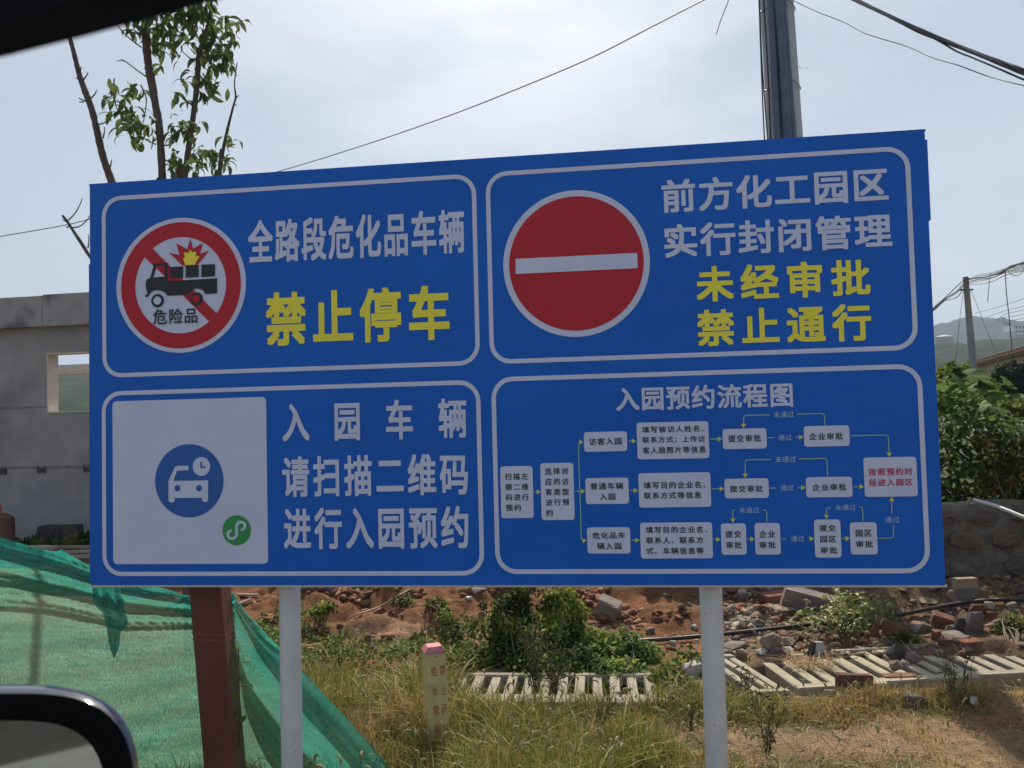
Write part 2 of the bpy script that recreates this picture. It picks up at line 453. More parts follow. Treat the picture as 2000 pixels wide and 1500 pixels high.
# eaves beam: slabs cast end to end, slightly different
x = XL
for k_, w in enumerate((1.9, 2.3, 1.35, .9, 1.6, 2.0, 1.45)):
    m_ = MB(); x2 = min(x + w, XR)
    m_.box(x + .004, x2 - .004, -.16, TH + .05, zbeam_b, zbeam_t + random.uniform(-.012, .012)); m_.build("eaves_beam", mat("beam_concrete", (.27, .265, .275), (.40, .39, .40), scale=2.2, rough=.92, bump=.8, bscale=16, c3=(.13, .13, .14), s3=2.2), bld); x = x2
# day joints and putlog holes
m_ = MB()
_, zj1 = in_b(60, 912); _, zj2 = in_b(60, 790)
m_.box(XL, XR, -.012, -.001, zj1 - .012, zj1 + .012); m_.box(XL, wl - .02, -.009, -.001, zj2 - .05, zj2 - .03)
m_.build("pour_joint", mat("joint_dark", (.17, .165, .165), (.24, .235, .235), scale=12, rough=.95), bld)
hole = mat("hole_shadow", (.05, .045, .045), (.09, .08, .08), scale=20, rough=.95)
for px, py in ((5, 920), (82, 917), (172, 914)):
    hx, hz = in_b(px, py); m_ = MB(); s_ = .055
    m_.box(hx - s_ - .02, hx - s_, -.014, -.001, hz - s_, hz + s_); m_.box(hx + s_, hx + s_ + .02, -.014, -.001, hz - s_, hz + s_)
    m_.box(hx - s_, hx + s_, -.010, -.001, hz - s_, hz + s_); m_.build("scaffold_hole", hole, bld)
# far side of the shell, seen through the window
m_ = MB()
m_.box(XL, XR, 5.5, 5.7, -.2, 1.1); m_.build("rear_wall_base", conc, bld)
zp_t = 1.75 + (849 - 706) / FPX * 19.2; zp_b = 1.75 + (849 - 728) / FPX * 19.2
xx = XL
for k_, w in enumerate((2.4, 2.1, 2.0, 1.42, .62, 2.0, 2.0)):
    m_ = MB(); x2 = min(xx + w, XR)
    m_.box(xx + .008, x2 - .008, 5.48, 5.72, zp_b + (0.0 if k_ % 2 else .03), zp_t); m_.build("rear_beam", conc_rev, bld); xx = x2
for x_ in (XL, -2.9, 2.6, XR - .25): m_ = MB(); m_.box(x_, x_ + .25, 5.5, 5.7, 1.1, zp_b); m_.build("rear_column", conc, bld)
for x_ in (XL, XR - TH): m_ = MB(); m_.box(x_, x_ + TH, TH, 5.5, -.2, zbeam_b); m_.build("side_wall", conc, bld)
for dx in (.07, .12): 
    m_ = MB(); m_.tube([(wl + dx + .18, 5.6, zp_t - .05), (wl + dx + .185, 5.6, zp_t + .09)], .008, 5); m_.build("rebar", mat("rust", (.16, .07, .04), (.25, .11, .06), scale=30, rough=.9), bld)

# things standing by the building
rust = mat("rust", (.16, .07, .04)); 
q = P(5, 1046, 12.6); m_ = MB()
V, F = tube_data([(0, 0, -.3), (0, 0, .12), (0, 0, .24), (0, 0, .29), (0, 0, .31)], [.16, .16, .155, .11, .05], 16)
m_.add(V, F); brl = thing("gas_drum", "small rusty brown drum with a bent red handle at the left edge before the building", "drum", (q[0], q[1], q[2]))
m_.build("drum_body", mat("drum_brown", (.07, .035, .03), (.15, .07, .05), scale=8, rough=.7), brl, smooth_=True)
m_ = MB(); m_.tube(spline([(-.14, -.02, .1), (-.13, -.02, .38), (-.03, -.02, .44), (-.02, -.02, .25)]), .014, 6); m_.build("handle", mat("red_paint", (.35, .05, .045), rough=.5), brl)
q = P(116, 1052, 13.1); tr = thing("metal_trough", "dark low metal trough with sloping ends lying against the building", "trough", q)
m_ = MB()
m_.add([(-.33, -.1, 0), (.33, -.1, 0), (.30, -.1, .2), (-.26, -.1, .2), (-.33, .1, 0), (.33, .1, 0), (.30, .1, .2), (-.26, .1, .2),
        (-.22, -.07, .19), (.26, -.07, .19), (.26, .07, .19), (-.22, .07, .19), (-.25, -.07, .05), (.28, -.07, .05), (.28, .07, .05), (-.25, .07, .05)],
       [(0, 1, 2, 3), (1, 5, 6, 2), (5, 4, 7, 6), (4, 0, 3, 7), (0, 4, 5, 1), (3, 2, 9, 8), (2, 6, 10, 9), (6, 7, 11, 10), (7, 3, 8, 11), (8, 9, 13, 12), (9, 10, 14, 13), (10, 11, 15, 14), (11, 8, 12, 15), (12, 13, 14, 15)])
m_.build("trough_shell", mat("dark_steel", (.03, .03, .032), (.07, .06, .06), scale=10, rough=.6), tr)
m_ = MB(); m_.tube(spline([(.0, -.12, .16), (-.06, -.14, .08), (.0, -.14, .0), (.07, -.14, .08), (.02, -.12, .17)], 4), .012, 5); m_.build("ring", mat("dark_steel", (0, 0, 0)), tr)

planks = [(40, 1075, 10.9, .9, .15, .02), (120, 1082, 10.6, 1.3, .16, -.06), (150, 1096, 10.3, 1.2, .14, .08), (90, 1092, 10.2, 1.5, .12, -.02), (165, 1110, 9.9, 1.0, .16, .03), (150, 1071, 11.2, 1.4, .1, .0)]
plk_l = ["grey timber board nearest the left edge in the pile behind the net", "pale wide board on top of the pile between net and building", "weathered board lying askew at the front of the pile behind the net",
         "long narrow dark board under the others behind the green net", "short board at the right end of the pile beside the sign edge", "rear thin board of the pile closest to the building"]
for k_, (px, py, Yc, ln, wd, a) in enumerate(planks):
    q = P(px, py, Yc)
    me_ = bevel_box_mesh("board", ln, wd, .035, .004, .003, k_)
    link("board", me_, mat("old_timber", (.20, .16, .13), (.36, .30, .25), scale=6, rough=.9, bump=.5, bscale=30, stretch=(.3, 6, 6)), loc=(q[0], q[1], max(q[2], .02)), rot=(random.uniform(-.04, .04), random.uniform(-.03, .03), a), label=plk_l[k_], cat="board", group="boards piled behind the net")

# ------------------------------------------------------------------ distant buildings right
def far_box(name, label, cat, px0, px1, pyt, pyb, Yc, m, depth):
    a = P(px0, pyt, Yc); b = P(px1, pyb, Yc)
    t = thing(name, label, cat, (a[0], a[1], b[2]))
    return t, b[0] - a[0], a[2] - b[2]
tank_m = mat("tank_steel", (.22, .16, .15), (.28, .21, .19), scale=.5, rough=.7)
t, w, h = far_box("storage_tank", "round rusty pink storage tank with a low cone roof on the far hillside", "storage tank", 1836, 1870, 658, 676, 420, tank_m, 1)
m_ = MB(); V, F = tube_data([(w / 2, w / 2, -6), (w / 2, w / 2, h)], [w / 2, w / 2], 28); m_.add(V, F); m_.build("tank_wall", tank_m, t)
m_ = MB(); V, F = tube_data([(w / 2, w / 2, h), (w / 2, w / 2, h + .25), (w / 2, w / 2, h + 1.0), (w / 2, w / 2, h + 1.3)], [w / 2 * 1.03, w / 2 * 1.03, w / 4, .4], 28); m_.add(V, F); m_.build("roof", mat("tank_roof", (.42, .38, .38), rough=.7), t)
wht = mat("white_render", (.52, .50, .50), (.60, .58, .57), scale=.3, rough=.85)
glass_d = mat("dark_window", (.05, .06, .08), rough=.3)
A = P(1981, 634, 400); B = P(2040, 660, 400)
bt = thing("white_building", "white hilltop block with rows of small dark windows at the right edge", "building", (A[0], A[1], B[2]))
w = B[0] - A[0]; h = A[2] - B[2]
m_ = MB(); m_.box(0, w, 0, 10, -8, h); m_.build("wall", wht, bt)
m_ = MB(); m_.box(-w * .2, -.05, 1, 9, -8, h * .55); m_.build("stair_wing", wht, bt)
for r_ in range(3):
    for c_ in range(9):
        m_ = MB(); x_ = .6 + c_ * w / 9; z_ = h * (.12 + .3 * r_); m_.box(x_, x_ + .7, -.05, -.01, z_, z_ + 1.1); m_.build("window", glass_d, bt)

# house with tiled eaves
Aw = P(1907, 711, 34); zt = Aw[2]
def at_z(px, py, z):
    d = ray(px, py); return CAMP + d * ((z - CAMP[2]) / d[2])
Bw = at_z(2000, 686.5, zt)
dirw = (Bw - Aw) / np.linalg.norm(Bw - Aw)
hs = thing("house", "beige panelled house with brown tiled eaves behind the round dark tree", "house", (Aw[0], Aw[1], .6), math.atan2(dirw[1], dirw[0]))
Lh = np.linalg.norm(Bw - Aw) * 2.2; hh = zt - .6
cream = mat("beige_panel", (.40, .33, .25), (.46, .39, .30), scale=1.2, rough=.8)
npan = 14
for k_ in range(npan):
    m_ = MB(); m_.box(k_ * Lh / npan + .012, (k_ + 1) * Lh / npan - .012, 0, .2, -.6, hh - .12); m_.build("panel", cream, hs)
m_ = MB(); m_.box(.02, Lh - .02, .02, .19, -.6, hh - .13); m_.build("joint_backing", mat("panel_joint", (.22, .17, .13), rough=.9), hs)
m_ = MB(); m_.box(-.35, Lh + .3, -.28, .45, hh - .12, hh - .02); m_.build("eaves_board", mat("eaves_brown", (.16, .11, .085), rough=.8), hs)
tile_m = mat("roof_tile", (.15, .085, .065), (.21, .13, .10), scale=6, rough=.85)
tme = bpy.data.meshes.new("tile"); m_ = MB(); V, F = tube_data([(0, -.36, 0), (0, .3, .12), (0, 1.6, .42)], [.075, .085, .085], 7); tme = py_mesh("tile", V, F, True)
for k_ in range(70):
    link("tile", tme, tile_m, hs, loc=(-.3 + k_ * (Lh + .55) / 70, 0, hh + .01))
m_ = MB(); m_.add([(-.35, -.3, hh - .02), (Lh + .3, -.3, hh - .02), (Lh + .3, 3, hh + .75), (-.35, 3, hh + .75), (-.35, 3, hh - .1), (Lh + .3, 3, hh - .1)], [(0, 1, 2, 3), (3, 2, 5, 4)]); m_.build("roof", tile_m, hs)
for x_ in (0, Lh - .2): m_ = MB(); m_.box(x_, x_ + .2, .2, 5, -.6, hh - .12); m_.build("side_wall", cream, hs)
q1 = P(1933, 765, 31); m_ = MB(); m_.box(-.25, .25, -.25, .25, 0, 1.9)
gp = thing("gate_pillar", "pale square pillar at the corner of the house left of the round tree", "pillar", (P(1926, 760, 31)[0], 31, .7))
m_.build("shaft", cream, gp); m_ = MB(); m_.box(-.3, .3, -.3, .3, 1.9, 2.0); m_.build("cap", mat("white_cap", (.6, .57, .52), (.7, .67, .62), scale=4, rough=.8), gp)
# capped yard wall
zc = 1.98
c0 = at_z(1922, 789.5, zc); c1 = at_z(2000, 777, zc); dv = (c1 - c0); Lc = np.linalg.norm(dv)
yw = thing("yard_wall", "low grey yard wall with a white rounded coping behind the leafy shrub", "wall", (c0[0], c0[1], .7), math.atan2(dv[1], dv[0]))
for k_ in range(6):
    m_ = MB(); m_.box(k_ * Lc / 3 + .01, (k_ + 1) * Lc / 3 - .01, -.02, .22, -.1, 1.05); m_.build("wall_bay", conc, yw)
V, F = tube_data([(-.2, .1, 1.17), (Lc * 2, .1, 1.17)], [.19, .19], 10)
V = [(a, b, 1.17 + (c_ - 1.17) * .6) for a, b, c_ in V]; m_ = MB(); m_.add(V, F); m_.build("coping", mat("white_cap", (0, 0, 0)), yw)

# ------------------------------------------------------------------ utility poles and cables
pole_m = mat("pole_concrete", (.34, .37, .41), (.44, .47, .51), scale=3, rough=.85, bump=.3, bscale=60, stretch=(1, 1, .25))
black = mat("black_cable", (.012, .012, .013), (.03, .03, .032), scale=8, rough=.45)
YP = 9.7
pt = P(1483 + 33.5, 0, YP); pb = P(1500 + 34, 272, YP)
dz = (pt - pb) / (pt[2] - pb[2])
base = pb + dz * (.75 - pb[2]); topp = pb + dz * (8.6 - pb[2])
up = thing("utility_pole", "tall tapered concrete pole strapped with dark cable sleeves rising behind the sign", "utility pole", base)
def on_pole(z, dx=0, dy=0): return base + dz * (z - base[2]) + np.array([dx, dy, 0])
rr = lambda z: .205 - .004 * (z - .75)
V, F = tube_data([on_pole(z) for z in np.linspace(.4, 8.6, 14)], [rr(z) for z in np.linspace(.4, 8.6, 14)], 28)
m_ = MB(); m_.add(V, F); m_.build("shaft", pole_m, up, origin=base, smooth_=True)
sleeve = mat("sleeve_plastic", (.055, .075, .13), (.09, .115, .18), scale=5, rough=.35)
for k_, (dx, dy, r_) in enumerate(((-.13, -.17, .045), (-.055, -.215, .05), (.02, -.2, .04))):
    zs = np.linspace(.8, 8.5, 22)
    V, F = tube_data([on_pole(z, dx * (rr(z) / .19) + .012 * math.sin(z * 1.1 + k_ * 2), dy) for z in zs], [r_] * 22, 10)
    m_ = MB(); m_.add(V, F); m_.build("cable_sleeve", sleeve, up, origin=base, smooth_=True)
for z in (3.95, 4.72, 5.4, 6.3, 7.6):
    pts = [on_pole(z + .03 * math.sin(3 * a), (rr(z) + .006) * math.cos(a), -.0 + (rr(z) + .006) * math.sin(a) * (1.22 if math.sin(a) < 0 else 1)) for a in np.linspace(0, 2 * math.pi, 20)]
    m_ = MB(); m_.tube(pts, .006, 4); m_.build("strap_wire", mat("galv_wire", (.16, .17, .18), rough=.5, metal=.3), up, origin=base)
m_ = MB(); m_.tube(spline([P(1553, 132, YP - .2), P(1560, 130, YP - .2), P(1567, 134, YP - .2), P(1573, 131, YP - .2), P(1579, 134, YP - .2)], 3), .003, 4); m_.build("loose_strap_end", mat("galv_wire", (0, 0, 0)), up, origin=base)
for k_, offs in enumerate(((-.20, 0), (-.215, .006), (-.16, -.22))):
    m_ = MB(); m_.tube(spline([on_pole(z, offs[0] - .02 + .012 * math.sin(z * 2 + k_) - .01 * (6 - z) * (k_ == 1), -.08) for z in np.linspace(1.0, 8.5, 9)]), .008, 5); m_.build("drop_wire", black, up, origin=base)

def cable(name, label, pts, r, group=None, m=None, strands=1, tw=.0, n=6):
    pts = spline([P(*p) for p in pts], 10); o = pts[0]
    m_ = MB()
    if strands == 1: m_.tube(pts, r, n)
    else:
        for s_ in range(strands):
            ph = 2 * math.pi * s_ / strands
            q = [p + np.array([math.cos(ph + i * .13), .6 * math.sin(ph * 1.7 + i * .1), math.sin(ph + i * .13)]) * tw * (.7 + .5 * math.sin(i * .21 + s_)) for i, p in enumerate(pts)]
            m_.tube(q, r, n)
    return m_.build(name, m or black, None, origin=o, smooth_=True, loc=o, label=label, cat="cable", group=group)
cable("cable_bundle", "thick black twisted cable bundle crossing the top right corner", [(1500, -110, 9.5), (1600, -38, 7.5), (1675, 2, 6.6), (1738, 31, 6.1), (1797, 58, 5.8), (1873, 90, 5.5), (1950, 121, 5.2), (2005, 143, 5.0), (2100, 180, 4.7)], .0085, strands=7, tw=.013)
cable("service_cable", "thinner black cable leaving the underside of the thick bundle", [(1797, 60, 5.82), (1842, 85, 5.6), (1870, 101, 5.5), (1900, 113, 5.35), (1950, 134, 5.15), (2003, 157, 5.0), (2100, 196, 4.7)], .006)
cable("slack_wire", "thin slack black wire running from the concrete pole to the right edge", [(1549, 1, 9.45), (1596, 23, 9.0), (1647, 43, 8.6), (1692, 66, 8.2), (1769, 90, 7.7), (1822, 113, 7.3), (1870, 127, 7.0), (1930, 149, 6.7), (2003, 168, 6.3), (2100, 190, 6)], .0045)
wire_m = mat("thin_wire", (.06, .07, .085), rough=.5)
cable("overhead_wire", "long thin wire rising over the sign from behind its left part to the top edge", [(200, 430, 22), (522, 341, 17), (700, 287, 15), (869, 229, 13.2), (1000, 178, 12), (1150, 115, 11), (1270, 54, 10.4), (1375, 0, 10), (1500, -60, 9.7)], .008, m=wire_m)
cable("dangling_wire", "short broken wire end hanging from the top edge left of the pole", [(1440, -60, 9.5), (1423, 0, 9.5), (1412, 28, 9.5), (1405, 48, 9.5), (1399, 68, 9.5)], .005, m=wire_m)
cable("left_wire", "thin sagging wire crossing the sky at the left edge behind the bare shoot", [(-80, 478, 20), (0, 462, 20), (70, 450, 20), (135, 438, 20), (190, 424, 20), (300, 395, 20)], .010, m=wire_m)

YF = 28
ft = P(1886, 541, YF); fb = P(1903, 745, YF); dzf = (ft - fb) / (ft[2] - fb[2]); fbase = fb + dzf * (.6 - fb[2])
fp = thing("telephone_pole", "distant grey concrete pole carrying a tangle of wires right of the sign", "utility pole", fbase)
V, F = tube_data([fbase, fb, (ft + fb) / 2, ft], [.135, .13, .105, .082], 14); m_ = MB(); m_.add(V, F); m_.build("shaft", mat("far_pole", (.22, .22, .22), (.28, .275, .27), scale=4, rough=.85), fp, origin=fbase, smooth_=True)
zc_ = P(1888, 566, YF); m_ = MB(); m_.box(zc_[0] - .2, zc_[0] + .2, YF - .05, YF + .05, zc_[2] - .02, zc_[2] + .02); m_.build("bracket", black, fp, origin=fbase)
lab_f = ["upper strand of the wire tangle right of the distant pole", "lower strand of the wire tangle right of the distant pole", "looping middle strand right of the distant pole"]
cable("wire_bundle", "dark main wire bundle from the distant pole top to the right edge", [(1892, 545, 28), (1925, 541, 25), (1950, 534, 22), (1964, 526, 20), (1980, 518, 18.5), (2000, 512, 17.5), (2060, 490, 15)], .014, strands=4, tw=.02, m=black)
rr_ = random.Random(4)
for k_ in range(6):
    dy = k_ * 3.2
    cable("strand", ["topmost", "second", "third", "fourth", "fifth", "lowest"][k_] + " loose strand in the wire tangle right of the distant pole",
          [(1890, 546 + k_ * 2, 28), (1915, 541 + dy + rr_.uniform(-2, 2) - 4, 26), (1938, 535 + dy * .8 + rr_.uniform(-3, 3), 24), (1962, 526 + dy * .7 + rr_.uniform(-3, 2), 21), (1985, 521 + dy * .7, 19), (2010, 512 + dy, 17.5)], .009, group="loose wires on the distant pole", m=wire_m)
for k_ in range(4):
    cable("line_wire", ["topmost", "second", "third", "lowest"][k_] + " wire in the bunch falling left from the distant pole to the sign edge",
          [(1884, 546 + k_ * 5, 28), (1868, 560 + k_ * 6 + (k_ % 2) * 3, 30), (1845, 582 + k_ * 2, 33), (1822, 602 + k_ * 2, 36), (1780, 640, 42)], .016, group="wires left of the distant pole", m=black)
cable("guy_wire", "left stay wire slanting down from the distant pole", [(1882, 568, 28), (1876, 612, 28.5), (1868, 690, 29.5), (1864, 740, 30)], .007, m=wire_m)
cable("stay_wire", "right stay wire slanting down from the distant pole", [(1896, 567, 28), (1910, 600, 27.6), (1925, 640, 27.2), (1937, 668, 27), (1955, 712, 26.6)], .007, m=wire_m)
cable("hanging_wire", "long vertical wire hanging from the tangle down to the dark tree", [(1963, 526, 20), (1966, 575, 20), (1971, 620, 20), (1975, 665, 20), (1978, 706, 20)], .010, m=black)
cable("hanging_end", "short wire end hanging below the tangle between pole and long hanging wire", [(1934, 534, 24), (1932, 556, 24), (1929, 590, 24)], .010, m=wire_m)
cable("wire_loop", "slack loop of wire at the right edge beyond the tangle", [(1968, 527, 20), (1975, 536, 20), (1988, 538, 20), (1997, 531, 20), (2000, 520, 20)], .008, m=wire_m)
for k_, (a, b) in enumerate(((612, 581), (620, 596), (627, 603), (633, 612), (640, 620))):
    cable("power_line", ["topmost", "second", "third", "fourth", "lowest"][k_] + " of five faint power lines over the far hill at the right edge", [(1905 + k_ * 22, a - 0, 90), (1960, (a * (1 - .5) + b * .5), 80), (2010, b - 1, 70), (2100, b - 30, 60)], .022, group="faint power lines over the hill", m=wire_m)

# ------------------------------------------------------------------ THE SIGN
SY = math.radians(7.68682)
k_s = 4.0 / 3.83094082
S0 = np.array([-2.01646062 * k_s, 4.2 * k_s, H + (0.880818332 - 1.6) * k_s])     # lower left corner of the printed face
SW, SH = 4.0, 2.0
Se = np.array([math.cos(SY), -math.sin(SY), 0]); Sn = np.array([-math.sin(SY), -math.cos(SY), 0])
sbase = np.array([S0[0], S0[1], 0.0])
def S(p):
    d = ray(*p); t = ((S0 - CAMP) @ Sn) / (d @ Sn); q = CAMP + d * t - S0
    return float(q @ Se), float(q[2])
sign = thing("notice_board", "large blue double-post road notice board with white and yellow Chinese lettering and red signs", "sign", sbase, -SY)
Z0 = S0[2]
film = dict(rough=.40, spec=.30)
blue_m = mat("blue_film", (.000, .106, .540), (.000, .124, .600), scale=1.2, bump=.10, bscale=2.6, stretch=(1, 1, 2.2), detail=3, **film)
white_m = mat("white_film", (.56, .61, .82), (.62, .67, .88), scale=2.5, bump=.10, bscale=2.6, **film)
red_m = mat("red_film", (.44, .014, .03), (.50, .018, .036), scale=3, **film)
yellow_m = mat("yellow_film", (.84, .76, .07), (.90, .82, .08), scale=3, **film)
black_m = mat("black_film", (.010, .012, .022), rough=.45)
green_m = mat("green_film", (.02, .30, .075), rough=.4)
disc_m = mat("disc_blue_film", (.004, .10, .42), rough=.38)
arrow_m = mat("pale_green_film", (.34, .52, .34), rough=.4)
head_m = mat("lime_film", (.60, .68, .14), rough=.4)
pale_m = mat("pale_blue_film", (.36, .55, .78), rough=.4)
redt_m = mat("red_ink", (.50, .012, .05), rough=.4)
ls = lambda n: -.0015 * n
def flat(polys, layer, name, m, parent, faces=None):
    """printed sheet: polygons in sign metres (u, v)"""
    V = []; F = []
    for pl in polys:
        n = len(V); V += [(u, ls(layer), Z0 + v) for u, v in pl]; F.append(tuple(range(n, n + len(pl))))
    if faces is not None: F = faces
    return link(name, py_mesh(name, V, F), m, parent)
def sheet(V, F, layer, name, m, parent):
    return link(name, py_mesh(name, [(p[0], ls(layer) - (p[2] if len(p) > 2 else 0), Z0 + p[1]) for p in V], F), m, parent)
def rrect(u0, v0, u1, v1, r, n=7):
    out = []
    for cx, cy, a0 in ((u1 - r, v0 + r, -90), (u1 - r, v1 - r, 0), (u0 + r, v1 - r, 90), (u0 + r, v0 + r, 180)):
        for k in range(n + 1):
            a = math.radians(a0 + 90 * k / n); out.append((cx + r * math.cos(a), cy + r * math.sin(a)))
    return out
def ringsheet(outer, inner, layer, name, m, parent):
    n = len(outer); V = outer + inner
    F = [(k, (k + 1) % n, n + (k + 1) % n, n + k) for k in range(n)]
    return sheet(V, F, layer, name, m, parent)
def ell(cu, cv, ru, rv, n=72, a0=0, a1=360):
    return [(cu + ru * math.cos(math.radians(a0 + (a1 - a0) * k / n)), cv + rv * math.sin(math.radians(a0 + (a1 - a0) * k / n))) for k in range(n)]
def strip(pts, w, layer, name, m, parent, roundcap=False):
    """constant-width printed line along (u, v) points"""
    V = []; F = []
    n = len(pts)
    for i, p in enumerate(pts):
        a = pts[max(i - 1, 0)]; b = pts[min(i + 1, n - 1)]; d = (b[0] - a[0], b[1] - a[1]); l = math.hypot(*d) + 1e-9
        nx_, ny_ = -d[1] / l * w / 2, d[0] / l * w / 2
        V += [(p[0] + nx_, p[1] + ny_), (p[0] - nx_, p[1] - ny_)]
    for i in range(n - 1): F.append((2 * i + 1, 2 * i + 3, 2 * i + 2, 2 * i))
    if roundcap:
        for p in (pts[0], pts[-1]):
            k = len(V); V += ell(p[0], p[1], w / 2, w / 2, 14); F.append(tuple(range(k, k + 14)))
    return V, F
# glyphs from the built-in font
GL = {}
def glyph(ch, off=0):
    key = ch
    if key not in GL:
        c_ = bpy.data.curves.new("glyph", "FONT"); c_.body = ch; c_.resolution_u = 4
        o_ = bpy.data.objects.new("glyph", c_); COL.objects.link(o_)
        dg = bpy.context.evaluated_depsgraph_get(); dg.update(); ev = o_.evaluated_get(dg); me_ = ev.to_mesh()
        V = np.array([v.co[:2] for v in me_.vertices]); F = [tuple(p.vertices) for p in me_.polygons]
        ev.to_mesh_clear(); bpy.data.objects.remove(o_); bpy.data.curves.remove(c_)
        GL[key] = (V, F, V.min(0), V.max(0))
    return GL[key]
def line_geo(text, tl, br, off=.024, gap=1.06):
    """text fitted between the ink box corners tl=(u,v top) and br=(u,v bottom)"""
    gs = []
    for ch in text:
        g = glyph(ch); V = []; F = []
        for q, (a, b) in enumerate(((off, off), (-off, off), (off, -off), (-off, -off))):      # heavier strokes
            n = len(V); V += [(x + a, y + b, q * .00012) for x, y in g[0]]; F += [tuple(i + n for i in f) for f in g[1]]
        gs.append((V, F, g[2] - off, g[3] + off))
    n = len(gs)
    top = max(g[3][1] for g in gs); bot = min(g[2][1] for g in gs)
    u0, v1 = tl; u1, v0 = br
    sy = (v1 - v0) / (top - bot)
    sx = (u1 - u0) / ((n - 1) * gap + gs[-1][3][0] - gs[0][2][0])
    V = []; F = []
    for k, g in enumerate(gs):
        b = len(V)
        for x, y, w in g[0]: V.append((u0 + (k * gap + x - gs[0][2][0]) * sx, v0 + (y - bot) * sy, w))
        F += [tuple(i + b for i in f) for f in g[1]]
    return V, F
def text_px(text, tlp, brp, layer, m, parent, name="lettering", **kw):
    V, F = line_geo(text, S(tlp), S(brp), **kw)
    return sheet(V, F, layer, name, m, parent)

# body of the board
BT = .045
mb = MB(); mb.box(0, SW, 0.0005, BT, Z0, Z0 + SH); panel = mb.build("panel", blue_m, sign)
alu = mat("aluminium", (.50, .51, .53), (.58, .59, .61), scale=20, rough=.4, metal=.7)
for nm, bx in (("frame_rail", (-.006, SW + .006, .004, BT + .004, Z0 - .010, Z0 - .0005)), ("frame_rail", (-.006, SW + .006, .004, BT + .004, Z0 + SH + .0005, Z0 + SH + .008)),
               ("frame_side", (-.008, -.0005, .003, BT + .003, Z0 + .02, Z0 + SH * .80)), ("frame_side", (SW + .0005, SW + .010, .003, BT + .003, Z0 + SH * .80, Z0 + SH * .98))):
    mb = MB(); mb.box(*bx); mb.build(nm, alu if bx[4] < Z0 else blue_m, sign)
for z_, ua, ub in ((1.335, 2.0, 3.99), (1.352, .01, 1.9), (.655, .01, 3.99)):
    sheet([(ua, z_), (ub, z_), (ub, z_ + .0035), (ua, z_ + .0035)], [(0, 1, 2, 3)], .5, "film_seam", mat("seam_blue", (.0, .10, .50), (.0, .11, .54), scale=9, rough=.3), sign)
for z_ in (.35, 1.0, 1.65):
    mb = MB(); mb.box(.05, SW - .05, BT + .005, BT + .045, Z0 + z_ - .02, Z0 + z_ + .02); mb.build("back_brace", alu, sign)
post_m = mat("white_post_paint", (.60, .61, .64), (.68, .69, .72), scale=5, rough=.42, c3=(.55, .56, .60), s3=3, bump=.1, bscale=30)
speck_m = mat("dirt_speck", (.10, .09, .08), rough=.9)
for pxc, lean, w_px in ((549.5, 0, 41), (1391.5, 0, 43)):
    u, _ = S((pxc, 1143)); r_ = .0515
    pts = [(u, BT + .005 + r_, z) for z in (-.3, .0, .5, Z0 + .3, Z0 + SH - .1)]
    mb = MB(); V, F = tube_data(pts, [r_] * 5, 36); mb.add(V, F); po = mb.build("post", post_m, sign, smooth_=True)
    mb = MB()
    for k_ in range(26):
        z_ = random.uniform(.05, Z0 - .02); a_ = random.uniform(-2.4, -.7); rr2 = r_ + .0006; s_ = random.uniform(.001, .0028)
        p_ = np.array([u + rr2 * math.cos(a_), BT + .005 + r_ + rr2 * math.sin(a_), z_]); tu = np.array([-math.sin(a_), math.cos(a_), 0])
        mb.add([p_ - tu * s_, p_ - np.array([0, 0, s_ * 1.6]), p_ + tu * s_, p_ + np.array([0, 0, s_ * 1.6])], [(0, 1, 2, 3)])
    sp = mb.build("dirt_specks", speck_m, sign); sp['kind'] = 'stuff'

# four framed fields
def field(tlp, brp, r=.10, w=.021, name="field_border"):
    u0, v1 = S(tlp); u1, v0 = S(brp)
    return ringsheet(rrect(u0, v0, u1, v1, r), rrect(u0 + w, v0 + w, u1 - w, v1 - w, r - w), 1, name, white_m, sign)
field((199, 385), (938, 713)); field((948, 337), (1794, 683)); field((199, 765), (946.5, 1124)); field((959, 737), (1818, 1119.5))

# field 1: no dangerous-goods vehicles
zc1 = lambda x, y: S((220 + x * 280 / 1500, 420 + y * 280 / 1500))
sy_ = link("prohibition_symbol", py_mesh("prohibition_symbol", [], []), None, sign) if False else None
cu, cv = S((354.5, 557)); 
def radii(pxl, pxr, pyt, pyb, c_=(0, 0)):
    a = S((pxl, (pyt + pyb) / 2)); b = S((pxr, (pyt + pyb) / 2)); m0 = S(((pxl + pxr) / 2, pyt)); m1 = S(((pxl + pxr) / 2, pyb))
    return (a[0] + b[0]) / 2, (m0[1] + m1[1]) / 2, (b[0] - a[0]) / 2, (m0[1] - m1[1]) / 2
E1 = radii(227.5, 480.5, 425.5, 689); E2 = radii(237, 471, 434, 680.5); E3 = radii(265, 442.5, 463, 651)
cu, cv = E2[0], E2[1]
sheet(ell(cu, cv, E1[2], E1[3]), [tuple(range(72))], 1, "symbol_disc", white_m, sign)
symb = sign.children[-1]
symb = [o for o in sign.children if o.name.startswith("symbol_disc")][0]
o_ = ringsheet(ell(cu, cv, E2[2], E2[3]), ell(cu, cv, E3[2], E3[3]), 2, "red_ring", red_m, symb)
rs = (E3[2] + E3[3]) / 2
def bar_poly(c0, a_deg, half, ln):
    a = math.radians(a_deg); d = (math.cos(a), math.sin(a)); n = (-d[1], d[0]); 
    return [(c0[0] - d[0] * ln - n[0] * half, c0[1] - d[1] * ln - n[1] * half), (c0[0] + d[0] * ln - n[0] * half, c0[1] + d[1] * ln - n[1] * half),
            (c0[0] + d[0] * ln + n[0] * half, c0[1] + d[1] * ln + n[1] * half), (c0[0] - d[0] * ln + n[0] * half, c0[1] - d[1] * ln + n[1] * half)]
A1, A2 = zc1(422, 352), zc1(1090, 1028); B1, B2 = zc1(342, 445), zc1(1008, 1112)
